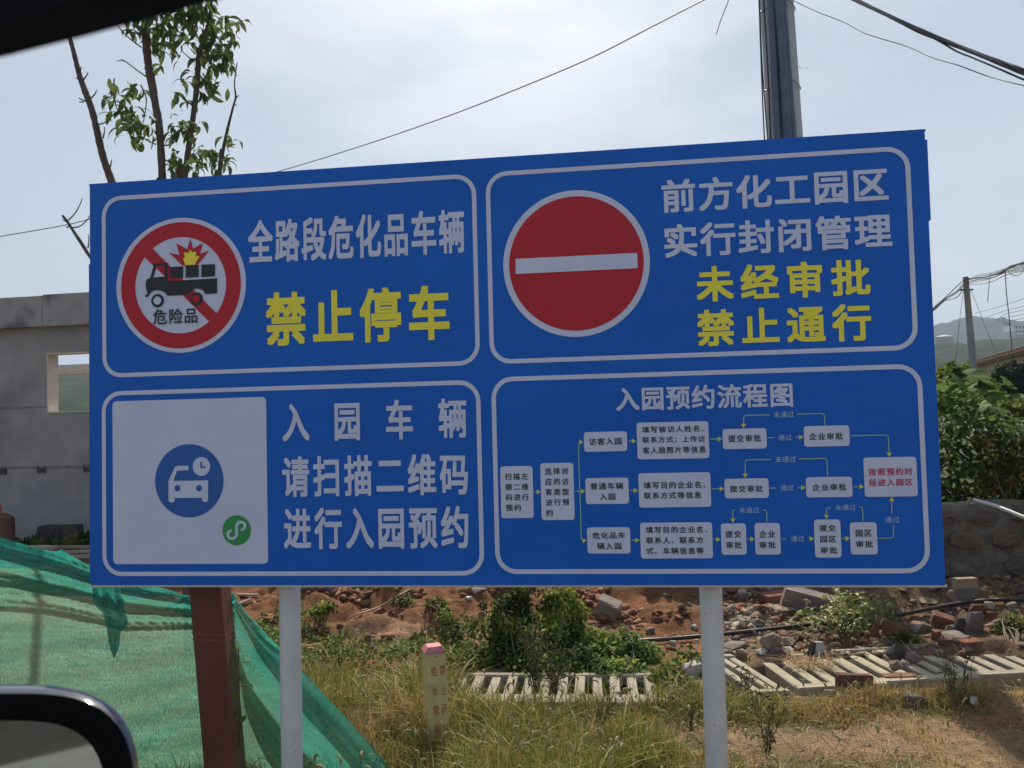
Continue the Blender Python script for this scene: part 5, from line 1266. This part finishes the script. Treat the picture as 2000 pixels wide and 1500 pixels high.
# creeping vines left
def creeper():
    n = 9500; px = rng.uniform(500, 925, n); py = rng.uniform(1212, 1330, n)
    d = _f[None] + CX[None] * ((px - 1000) / FPX)[:, None] + CU[None] * ((750 - py) / FPX)[:, None]
    p = CAMP + d * (-H / d[:, 2])[:, None]
    edge = 1222 + 22 * np.sin(px * .02) * .5 + 30 * (fbm(px * .02, py * 0, 4) - .5) + 25 * smooth(700, 760, px) * smooth(900, 800, px)
    keep = (py > edge) & (rng.uniform(size=n) < .35 + smooth(.35, .5, fbm(p[:, 0] * 2.4, p[:, 1] * 2.4, 77))) & (py < 1330 - 30 * rng.uniform(size=n))
    p = p[keep]; h_ = .03 + .15 * smooth(.35, .65, fbm(p[:, 0] * 2.2, p[:, 1] * 2.2, 88)) 
    p[:, 2] = gh(p[:, 0], p[:, 1]) + h_ * rng.uniform(.2, 1, len(p)); return p
V, F, C_ = leaves_geo(creeper(), .040, GREENS + [(.09, .12, .04)], .6)
link("creeper", fast_mesh("creeper", V, F, C_), fol_m, label="mat of creeping green leaves on the ground behind the pipe marker", cat="ground cover", kind="stuff")
pl = [((895, 1300), [(880, 1238, 22, 30, 6.5, 260), (893, 1290, 32, 22, 6.2, 420), (872, 1205, 14, 14, 6.5, 60)], .036, "upright leafy weed behind the pipe marker with stems reaching the soil bank"),
      ((628, 1208), [(640, 1185, 17, 11, 7.7, 130), (618, 1192, 12, 7, 7.7, 60)], .045, "small bright green seedling on bare soil just right of the left sign post"),
      ((780, 1185), [(785, 1172, 24, 8, 8.1, 110)], .04, "small pale-leaved plant beside the thin stick on the soil bank"),
      ((840, 1180), [(852, 1178, 26, 9, 8.0, 130), (868, 1196, 14, 12, 7.6, 70)], .04, "grey-green trailing plant on the bank above the upright weed"),
      ((950, 1190), [(945, 1182, 10, 8, 7.9, 60), (962, 1210, 22, 14, 7.4, 130)], .04, "sparse plant on the bank at the left shoulder of the dense bush"),
      ((1780, 1275), [(1775, 1250, 24, 12, 6.7, 170), (1762, 1242, 12, 10, 6.7, 50)], .035, "little pale-flowered weed between the dark slab and the flat pale stone"),
      ((1975, 1262), [(1975, 1225, 28, 26, 7.0, 500), (1945, 1240, 14, 14, 6.9, 120), (2020, 1225, 30, 26, 7.0, 300)], .030, "fine dull-green weed patch at the right edge above the rightmost grating")]
for (bx, by), lobes, sz, lb in pl:
    b_ = hit(bx, by); plant("weed", lb, "weed", b_, lobes, sz, GREENS + [(.12, .16, .05)], stems=5, tilt=.7)
# bright weed with long leaves: its leaves can be told apart
wm = mat("bright_leaf", (.14, .19, .035), (.21, .26, .06), scale=3, rough=.5, trans=.4)
WLM = [leaf_mesh("leaf", random.uniform(.22, .32), random.uniform(.6, 1.6), 50 + k, fold=.08) for k in range(6)]
wb_ = hit(1640, 1258)
wd = thing("tall_weed", "bright yellow-green weed with long leaves and foxtail heads growing out of the rubble", "weed", wb_)
k = 0
for px, py, rx, ry, n_ in ((1655, 1185, 52, 24, 80), (1705, 1188, 50, 22, 70), (1620, 1215, 48, 20, 50), (1672, 1225, 55, 20, 50), (1570, 1208, 26, 14, 22), (1660, 1162, 26, 12, 22)):
    for _ in range(n_):
        p = P(px + random.gauss(0, rx * .55), py + random.gauss(0, ry * .6), random.uniform(6.75, 7.35)); L_ = random.uniform(.06, .12)
        if p[2] < ghf(p[0], p[1]) + .03: p[2] = ghf(p[0], p[1]) + .05
        link("leaf", WLM[k % 6], wm, wd, loc=p - wb_, rot=(random.gauss(0, .4), random.gauss(-.1, .4), random.uniform(0, 6.28)), scale=(L_, L_, L_)); k += 1
for _ in range(22):
    px = random.gauss(1655, 50); py = random.gauss(1190, 22); e = P(px, py, random.uniform(6.8, 7.2)); b = wb_ + np.array([random.gauss(0, .06), random.gauss(0, .06), -.02])
    m_ = MB(); m_.tube(spline([b, (b + e) / 2 + np.array([0, 0, .06]), e], 4), .0035, 5); m_.build("stem", mat("green_stem", (0, 0, 0)), wd, origin=wb_, smooth_=True)
fox_m = mat("foxtail", (.34, .33, .17), (.44, .42, .24), scale=80, rough=.9, trans=.3)
fxm = MB(); V, F = tube_data(spline([(0, 0, 0), (.012, 0, .02), (.034, 0, .030), (.055, 0, .022)], 3), [.002, .005, .0075, .008, .0085, .008, .0075, .006, .0045, .002], 7); fxm_me = py_mesh("seed_head", V, F, True)
for _ in range(34):
    px = random.choice([random.gauss(1590, 30), random.gauss(1650, 45), random.gauss(1690, 40)]); py = random.gauss(1222, 28); p = P(px, min(py, 1268), random.uniform(6.55, 6.9))
    link("seed_head", fxm_me, fox_m, wd, loc=p - wb_, rot=(random.gauss(0, .3), random.gauss(0, .4), random.uniform(0, 6.28)))

# ---- shrub over the retaining wall
SHM = [leaf_mesh("leaf", random.uniform(.62, .8), random.uniform(.3, 1.1), 70 + k, fold=.07) for k in range(6)]
sh_m = mat("shrub_leaf", (.085, .145, .036), (.14, .21, .050), scale=2, rough=.6, spec=.14, trans=.45)
shb = P(1880, 985, 9.3); shb[2] = .82
shrub = thing("shrub", "large broad-leaved green shrub growing over the stone wall beside the sign's right edge", "shrub", shb)
topx = [1560, 1640, 1700, 1760, 1825, 1850, 1880, 1905, 1925, 1945, 1965, 2000, 2100, 2180]; topy = [985, 880, 790, 750, 742, 732, 738, 752, 778, 798, 812, 818, 860, 985]
def shrub_pt(x0, x1):
    px = random.uniform(x0, x1); t = float(np.interp(px, topx, topy)); u = random.random(); py = t + (988 - t) * u
    Yc = 9.15 + random.random() * 1.0 - .35 * math.sin(math.pi * min(1, u * 1.1))
    return P(px, py, Yc)
def lobed(name):
    n = 35; V = [(0, 0, 0)]
    for k in range(n + 1):
        a = -2.55 + 5.1 * k / n; r = (.42 + .30 * abs(math.cos(a * 1.62)) ** .8 + .04 * math.sin(k * 9.0)) * (1 - .12 * abs(a) / 2.5)
        V.append((.25 + r * math.cos(a), r * math.sin(a), -.22 * r * r + .05 * abs(math.sin(a * 1.6))))
    return py_mesh(name, V, [(0, k, k + 1) for k in range(1, n + 1)], True)
LBM = lobed("leaf")
k = 0
for _ in range(265):
    p = shrub_pt(1822, 2010) if random.random() < .9 else shrub_pt(1700, 1822)
    p[1] -= .12; L_ = random.uniform(.06, .13)
    link("leaf", SHM[k % 6], sh_m, shrub, loc=p - shb, rot=(random.gauss(0, .35), random.gauss(.1, .4), random.uniform(0, 6.28)), scale=(L_, L_, L_)); k += 1
for px, py, s_, ez in ((1890, 732, .21, -.3), (1912, 738, .20, .2), (1868, 742, .17, .7), (1962, 752, .17, .4), (1978, 770, .16, -1.6), (1950, 762, .14, 2.4), (1968, 742, .13, 1.2), (1900, 758, .16, -.9), (1846, 752, .15, 2.5), (1930, 772, .16, -.4), (1856, 770, .16, -2), (1882, 790, .17, .9), (1915, 792, .15, -.7),
                       (1838, 785, .16, 1.4), (1950, 800, .14, .1), (1975, 815, .15, 1.0), (1940, 815, .15, 2.9), (1900, 815, .15, -1.3), (1986, 838, .15, .3), (1860, 820, .16, .5)):
    p = P(px, py, 8.95); link("leaf", LBM, sh_m, shrub, loc=p - shb, rot=(random.gauss(.45, .2), random.gauss(.1, .2), ez), scale=(s_, s_, s_))
pts = np.array([shrub_pt(1590, 2170) for _ in range(5200)])
V, F, C_ = leaves_geo(pts, .085, [(.06, .10, .026), (.08, .13, .034), (.045, .08, .022), (.11, .15, .045)], .8, 1.25)
o_ = link("further_leaves", fast_mesh("further_leaves", V - shb, F, C_), fol_m, shrub); o_['kind'] = 'stuff'
for k in range(22):
    b = P(random.uniform(1700, 2060), 985, 9.5); b[2] = .8; e = shrub_pt(1680, 2080); m_ = MB()
    m_.tube(spline([b, (b + e) / 2 + np.array([random.gauss(0, .06), 0, .05]), e], 4), [.012] * 5 + [.005] * 4, 6); m_.build("branch", bark, shrub, origin=shb, smooth_=True)
yb = P(1965, 990, 8.75); yb[2] = .8
plant("creeper_shrub", "yellowing creeper with small leaves hanging at the front of the shrub near the right edge", "creeper", yb, [(1960, 925, 42, 34, 8.95, 620), (1985, 885, 34, 34, 8.95, 420), (2030, 920, 45, 45, 8.9, 500), (1925, 950, 24, 20, 8.95, 160), (1925, 862, 26, 18, 8.95, 150)], .05,
      [(.17, .15, .035), (.10, .12, .03), (.22, .19, .05), (.07, .09, .025), (.13, .08, .03)], stems=8, tilt=.8)
# round dark tree by the house and bushes on the terrace
tb = P(1975, 800, 25); tb[2] = .6
rt_ = thing("round_tree", "round dark evergreen tree standing in front of the beige house at the right edge", "tree", tb)
Pt = np.vstack([ellip(1975, 752, 38, 36, 25, 5200, .5), ellip(2005, 742, 34, 30, 25, 2500, .5), ellip(1955, 770, 22, 26, 25, 1500, .4)])
V, F, C_ = leaves_geo(Pt, .10, [(.018, .035, .012), (.028, .05, .016), (.014, .028, .010)], .9)
o_ = link("crown", fast_mesh("crown", V - tb, F, C_), fol_m, rt_); o_['kind'] = 'stuff'
m_ = MB(); m_.tube([tb + np.array([0, 0, -.2]), tb + np.array([0, 0, .9])], [.09, .07], 8); m_.build("trunk", bark, rt_, origin=tb)
bk = P(1868, 740, 17); bk[2] = .75
plant("hedge_bush", "bushy green growth behind the shrub at the foot of the distant pole", "bush", bk, [(1868, 742, 38, 26, 17, 1500), (1905, 770, 50, 30, 17, 1500), (1820, 770, 60, 40, 17, 1500), (1980, 800, 60, 18, 16, 1200)], .12, GREENS, stems=3)

# ---- grass
def blades(n, xs, ys, hts, cols, lean=.5, w0=.0035, zoff=0):
    az = rng.uniform(0, 2 * np.pi, n); ln = np.abs(rng.normal(lean, lean * .6, n)); tw = rng.uniform(0, np.pi, n)
    z0 = gh(xs, ys) - .01 + zoff
    lv = np.array([0, .4, .75, 1.0]); V = np.zeros((n, 7, 3)); w = w0 * rng.uniform(.6, 1.4, n)
    for i, t in enumerate(lv):
        r = hts * ln * t ** 1.9; h = hts * (t - .38 * np.minimum(ln, 1.6) * t ** 2.2)
        cx_ = xs + np.cos(az) * r; cy_ = ys + np.sin(az) * r; cz = z0 + h
        wx, wy = np.cos(tw) * w * (1 - t * .6), np.sin(tw) * w * (1 - t * .6)
        if i < 3: V[:, 2 * i] = np.stack([cx_ - wx, cy_ - wy, cz], 1); V[:, 2 * i + 1] = np.stack([cx_ + wx, cy_ + wy, cz], 1)
        else: V[:, 6] = np.stack([cx_, cy_, cz], 1)
    T = np.array([[0, 1, 3], [0, 3, 2], [2, 3, 5], [2, 5, 4], [4, 5, 6]])
    F = (T[None] + (np.arange(n) * 7)[:, None, None]).reshape(-1, 3)
    C_ = np.repeat(cols, 7, 0)
    return V.reshape(-1, 3), F, C_
def px_of(x, y): return 1000 + FPX * x / y - 30
def grass_field(n, y0, y1, seed):
    y = y0 + (y1 - y0) * rng.uniform(size=n) ** 1.15; x = rng.uniform(-.66, .70, n) * y
    pxx = px_of(x, y); tall = smooth(1480, 1050, pxx); cl = fbm(x * 3.3, y * 3.3, 61, 4); cl2 = fbm(x * .9 + 4, y * 1.4, 67, 3)
    back = smooth(6.2, 5.55, y)
    strip = np.exp(-((y - 5.35) / .28) ** 2)
    bare = np.exp(-((x - 1.75) / .75) ** 2 - ((y - 4.75) / .2) ** 2) + np.exp(-((x - 2.95) / .4) ** 2 - ((y - 5.1) / .22) ** 2)
    dens = (.30 + .70 * tall + .6 * strip * (1 - tall)) * (.35 + .9 * smooth(.36, .6, cl)) * (.15 + .85 * back) * (1 - .88 * np.clip(bare, 0, 1))
    ong = ((pxx > 1500) & (y > 5.55)) | ((pxx > 868) & (pxx < 1300) & (y > 5.42))
    keep = (rng.uniform(size=n) < dens) & ~ong
    x, y, tall, cl, cl2, strip = x[keep], y[keep], tall[keep], cl[keep], cl2[keep], strip[keep]; m = len(x)
    h = (.028 + .135 * tall * (.5 + cl) + .035 * smooth(.45, .6, cl)) * rng.uniform(.5, 1.35, m) * (1 + 1.6 * strip * (1 - tall)) * (.85 + .5 * (rng.uniform(size=m) < .25) * tall) * (1 - .55 * smooth(840, 720, px_of(x, y)) * smooth(4.75, 4.45, y))
    g = smooth(.42, .60, cl2 + .16 * tall * smooth(4.9, 4.1, y) - .02 + .10 * (px_of(x, y) < 1250)); g = np.clip(g + .25 * strip * (1 - tall), 0, 1)
    r = rng.uniform(size=m)[:, None]
    dry = np.array([.48, .36, .15]) * (1 - r) + np.array([.32, .20, .085]) * r; grn = np.array([.27, .29, .06]) * (1 - r) + np.array([.15, .185, .035]) * r
    pick = (rng.uniform(size=m) < (.10 + .66 * g))[:, None]
    c_ = np.where(pick, grn, dry) * rng.uniform(.75, 1.25, (m, 1))
    return blades(m, x, y, h, c_, .62)
grass_m = mat("grass_blade", (1, 1, 1), rough=.6, trans=.28, attr=True, spec=.3)
V, F, C_ = grass_field(150000, 3.25, 6.3, 1)
link("grass", fast_mesh("grass", V, F, C_), grass_m, label="mixed green and dry grass covering the ground in front of the gratings", cat="grass", kind="stuff")
n = 16000; y = rng.uniform(3.3, 5.9, n); x = rng.uniform(-.66, .7, n) * y
V, F, C_ = blades(n, x, y, rng.uniform(.02, .06, n), np.array([.34, .26, .14]) * rng.uniform(.6, 1.25, (n, 1)), 2.6, .0022, .010)
link("straw_litter", fast_mesh("straw_litter", V, F, C_), grass_m, label="dead straw lying flat between the grass tufts", cat="straw", kind="stuff")
n = 4200; y = rng.uniform(6.0, 9.3, n); x = rng.uniform(-.34, .62, n) * y; kp = (fbm(x * 2.1, y * 2.1, 91) > .53) & ~((x > WALLX) & (y > WALLY)); x, y = x[kp], y[kp]; n = len(x)
V, F, C_ = blades(n, x, y, rng.uniform(.03, .12, n), np.array([.20, .19, .07]) * rng.uniform(.6, 1.3, (n, 1)), .9, .003)
link("sparse_grass", fast_mesh("sparse_grass", V, F, C_), grass_m, label="sparse thin grass sprouting from the soil bank and rubble", cat="grass", kind="stuff")
def stalk_weed(px, py, hpx, label, nl=60, col_=(.06, .07, .025), spread=.10, bushy=1.0):
    b = hit(px, py); Hh = hpx / FPX * b[1] * 1.03
    t = thing("stalk_weed", label, "weed", b, 0, "thin upright weeds in the grass")
    sm_ = mat("dry_stem", (.10, .08, .04), (.16, .12, .06), scale=20, rough=.8)
    tips = []
    for k in range(int(5 * bushy) + 2):
        e = np.array([random.gauss(0, spread * .6), random.gauss(0, spread * .5), Hh * random.uniform(.55, 1)]); s0 = np.array([random.gauss(0, .01), 0, Hh * random.uniform(0, .35)])
        q = spline([s0, (s0 + e) / 2 + np.array([random.gauss(0, .012), 0, 0]), e], 4); m_ = MB(); m_.tube(q, [.0028] * 5 + [.0016] * 4, 4); m_.build("stem", sm_, t, smooth_=True); tips += q[2:]
    pos = np.array([tips[random.randrange(len(tips))] + np.array([random.gauss(0, .012)] * 3) for _ in range(nl)])
    V, F, C_ = leaves_geo(pos, .048, [col_, tuple(np.array(col_) * 1.4), (.12, .10, .04)], .8, .38, -.3)
    o = link("foliage", fast_mesh("foliage", V, F, C_), fol_m, t); o['kind'] = 'stuff'
stalk_weed(1496, 1490, 150, "dark spindly weed nearest the right sign post on its right side", 110, (.05, .055, .025))
stalk_weed(1868, 1392, 120, "tall green weed standing before the rightmost gratings", 120, (.06, .09, .03))
stalk_weed(1170, 1440, 90, "brownish thin weed in the grass below the vine heap", 70, (.07, .06, .03))
stalk_weed(1350, 1440, 62, "small spindly weed left of the right sign post", 50)
stalk_weed(1047, 1385, 205, "tall wispy weed in front of the dense bush, left one", 240, (.05, .09, .035), .16, 2)
stalk_weed(1080, 1388, 190, "tall wispy weed in front of the dense bush, right one", 220, (.05, .085, .035), .14, 2)
stalk_weed(1420 + 30, 1372, 70, "low weed at the right foot of the right sign post", 80, (.06, .08, .03))
# weeds pressed against the net beside the steel post
b = P(462, 1400, 4.50); b[2] = -.1
nw = thing("net_weed", "young weed with paired dark leaves growing between the steel post and the green net", "weed", b)
top_ = P(465, 1262, 4.50); m_ = MB(); m_.tube(spline([b, (b + top_) / 2 + np.array([.01, 0, 0]), top_], 5), .003, 5); m_.build("stem", mat("green_stem", (0, 0, 0)), nw, origin=b, smooth_=True)
for k, (px, py) in enumerate(((468, 1270), (480, 1280), (460, 1282), (476, 1295), (462, 1300), (466, 1262), (470, 1332), (484, 1336), (474, 1342), (462, 1348), (470, 1326), (466, 1400), (478, 1412), (464, 1430))):
    p = P(px - 6, py, 4.49); link("leaf", SHM[k % 6], fol_dark if False else sh_m, nw, loc=p - b, rot=(random.gauss(0, .4), random.gauss(.1, .4), random.uniform(-1.4, 1.4)), scale=(.05, .035, .05))

# ------------------------------------------------------------------ the car the picture is taken from
cb = np.array([-.2, .1, .03])
car = thing("car", "dark car around the viewer: blurred window frame top left, door mirror bottom left", "car", cb)
trim = mat("dark_trim", (.005, .007, .014), (.008, .011, .022), scale=30, rough=.8, spec=.1)
def bar(pts, hgt, dep, name, m):
    V = []; pts = [np.array(p) for p in pts]
    for i, p in enumerate(pts):
        a = pts[max(0, i - 1)]; b = pts[min(len(pts) - 1, i + 1)]; d = b - a; d /= np.linalg.norm(d); up_ = np.cross(np.array([0, 1.0, 0]), d); up_ = -up_ / np.linalg.norm(up_) if np.cross(np.array([0, 1.0, 0]), d)[2] < 0 else up_ / np.linalg.norm(up_)
        o = np.cross(d, up_); o /= np.linalg.norm(o)
        for a_ in np.linspace(0, 2 * math.pi, 13)[:-1]:
            ca, sa = math.cos(a_), math.sin(a_); e = (abs(ca) ** 4 + abs(sa) ** 4) ** -.25
            V.append(p + up_ * hgt * ca * e + o * dep * sa * e)
    n = 12; F = [(i * n + k, i * n + (k + 1) % n, (i + 1) * n + (k + 1) % n, (i + 1) * n + k) for i in range(len(pts) - 1) for k in range(n)] + [tuple(range(n)), tuple(reversed(range((len(pts) - 1) * n, len(pts) * n)))]
    return link(name, py_mesh(name, [v - cb for v in V], F, False), m, car)
# lower edge of the roof rail runs through (0,85) and (290,0)
def up_off(px, py, Yc, off): 
    n_ = np.array([.28, .96]); return P(px - n_[0] * off, py - n_[1] * off, Yc)
bar([up_off(-900, 318, .40, 130), up_off(-500, 222, .37, 130), up_off(-200, 141, .34, 130), up_off(0, 88, .32, 130), up_off(150, 45, .31, 130), up_off(290, 2, .30, 130), up_off(600, -100, .28, 130), up_off(1100, -290, .26, 130)], .0245, .02, "window_frame", trim)
bar([P(-1050, 300, .42), P(-1150, 900, .52), P(-1100, 1500, .60), P(-900, 2700, .62)], .03, .03, "front_pillar", trim)
bar([P(-900, 2700, .62), P(200, 2720, .60), P(1800, 2750, .52)], .03, .03, "door_sill", trim)
body = mat("car_paint", (.010, .014, .030), rough=.15, coat=1.0)
link("door_panel", bevel_box_mesh("door_panel", .14, 2.4, .95, .04, 0, 1), body, car, loc=(-.46 - cb[0], -1.05 - cb[1], .32))
link("rear_pillar", bevel_box_mesh("rear_pillar", .05, .12, .5, .015, 0, 1), trim, car, loc=(-.44 - cb[0], -1.0 - cb[1], 1.24))
# mirror
MY = .74
mc = P(15, 1572, MY)
gloss = mat("mirror_shell_paint", (.03, .033, .045), rough=.12, coat=1.0, spec=.8)
matte = mat("mirror_rim", (.004, .004, .005), rough=.75, spec=.08)
def sup(cxp, cyp, rx, ry, Yc, ex=3.2, n=64):
    out = []
    for k in range(n):
        a = 2 * math.pi * k / n; ca, sa = math.cos(a), math.sin(a); e = (abs(ca) ** ex + abs(sa) ** ex) ** (-1 / ex)
        out.append(P(cxp + rx * ca * e, cyp - ry * sa * e - (7 * math.cos(a) if False else 0), Yc))
    return out
def loft(rings, name, m, capf=True, capl=True, parent=None, smooth_=True):
    V = [v for r in rings for v in r]; n = len(rings[0])
    F = [(i * n + k, (i + 1) * n + k, (i + 1) * n + (k + 1) % n, i * n + (k + 1) % n) for i in range(len(rings) - 1) for k in range(n)]
    if capf: F.append(tuple(range(n)))
    if capl: F.append(tuple(reversed(range((len(rings) - 1) * n, len(rings) * n))))
    o = link(name, py_mesh(name, [v - cb for v in V], F, smooth_), m, parent or car); return o
cx0, cy0 = 20, 1590
shell = loft([sup(cx0, cy0, 243, 235, MY), sup(cx0, cy0, 250, 245, MY + .006), sup(cx0, cy0, 255, 252, MY + .02), sup(cx0, cy0, 256, 254, MY + .04), sup(cx0 - 5, cy0 + 6, 240, 244, MY + .07), sup(cx0 - 15, cy0 + 20, 180, 200, MY + .10), sup(cx0 - 20, cy0 + 30, 80, 110, MY + .113)], "mirror_shell", gloss, capf=False)
loft([sup(cx0, cy0, 243.5, 235.5, MY), sup(cx0, cy0, 234, 225, MY - .003), sup(cx0 - 6, cy0 + 2, 205, 196, MY - .002), sup(cx0 - 10, cy0 + 3, 197, 186, MY + .006), sup(cx0 - 10, cy0 + 3, 196, 185, MY + .06)], "mirror_rim", matte, False, False, shell)
gl = mat("mirror_glass", (.17, .19, .20), rough=.03, metal=1.0)
g0 = sup(cx0 - 10, cy0 + 3, 200, 189, MY + .040)
# the glass is turned towards the driver: its plane tips down and inwards
cgl = sum(g0) / len(g0); nrm = Vector((.34, -.92, .0)).normalized()
V = [v - cb - np.array([0, ((v - cgl)[0] * nrm[0] + (v - cgl)[2] * nrm[2]) / nrm[1], 0]) for v in g0]
go = link("mirror_glass", py_mesh("mirror_glass", V, [tuple(reversed(range(len(V))))]), gl, shell)
m_ = MB(); q0 = P(-120, 1830, MY + .05); m_.tube([q0, P(-260, 2150, MY), P(-560, 2650, .63)], [.022, .02, .022], 12); m_.build("mirror_arm", trim, car, origin=cb, smooth_=True)

# ------------------------------------------------------------------ haze
hz = MB(); hz.box(-1650, 1650, -120, 1300, -8, 150)
hme = py_mesh("haze", hz.v, hz.f)
hm_ = bpy.data.materials.new("haze_air"); hm_.use_nodes = True; nt = hm_.node_tree; nt.nodes.clear()
ho_ = nt.nodes.new("ShaderNodeOutputMaterial"); hv = nt.nodes.new("ShaderNodeVolumePrincipled"); hv.inputs['Density'].default_value = .00048; hv.inputs['Color'].default_value = (.62, .78, 1, 1); hv.inputs['Anisotropy'].default_value = .3
nt.links.new(hv.outputs[0], ho_.inputs['Volume'])
link("haze", hme, hm_, kind="stuff", label="pale summer haze in the air before the far hills", cat="haze")
kb = MB(); kb.box(-24, 24, -3.3, -2.9, .03, .14); kb.build("kerb", mat("white_cap", (0, 0, 0)), kind="structure")

# foxtail heads standing in the grass
fv = np.array([v.co[:] for v in fxm_me.vertices]); ff = [tuple(p.vertices) for p in fxm_me.polygons]; fm_ = MB(); st_ = MB()
for k in range(230):
    y = random.uniform(4.0, 5.75); x = random.uniform(-.25, .30) * y if random.random() < .7 else random.uniform(-.3, .6) * y
    hgt = random.uniform(.10, .22) if px_of(x, y) < 1350 else random.uniform(.05, .10)
    z = ghf(x, y); R = np.array(Euler((random.gauss(0, .3), random.gauss(-.4, .5), random.uniform(0, 6.28))).to_matrix()); s_ = random.uniform(.6, .95)
    e = np.array([x + random.gauss(0, .03), y + random.gauss(0, .03), z + hgt])
    fm_.add((fv * s_) @ R.T + e, ff); st_.tube(spline([np.array([x, y, z - .01]), (np.array([x, y, z]) + e) / 2 + np.array([random.gauss(0, .01), 0, .01]), e], 3), .0011, 3)
fm_.build("foxtail_heads", fox_m, smooth_=True, label="pale drooping foxtail seed heads scattered through the grass", cat="seed heads", kind="stuff")
st_.build("foxtail_stalks", mat("straw_stalk", (.30, .26, .11), (.38, .32, .15), scale=9, rough=.7), label="thin stalks of the foxtails in the grass", cat="grass stalks", kind="stuff")

bs_ = P(120, 1056, 12.9); bs_[2] = 0
plant("base_weeds", "dark low weeds growing along the foot of the grey building", "weeds", bs_, [(60, 1062, 45, 9, 12.9, 500), (110, 1066, 55, 10, 12.7, 600), (165, 1058, 35, 14, 12.8, 600), (230, 1062, 60, 16, 12.8, 500)], .07, [(.05, .075, .02), (.07, .095, .03), (.10, .11, .04)], stems=4)
# straw caught on the middle grating
n = 260; xs = rng.normal(1.98, .09, n); ys = rng.normal(6.12, .07, n)
V, F, C_ = blades(n, xs, ys, rng.uniform(.03, .11, n), np.array([.40, .27, .12]) * rng.uniform(.6, 1.3, (n, 1)), 2.2, .0025)
V[:, 2] += .045 - np.repeat(gh(xs, ys), 7)
link("dead_straw", fast_mesh("dead_straw", V, F, C_), grass_m, label="tangle of dead straw lying on the rear of the middle grating", cat="straw", kind="stuff")
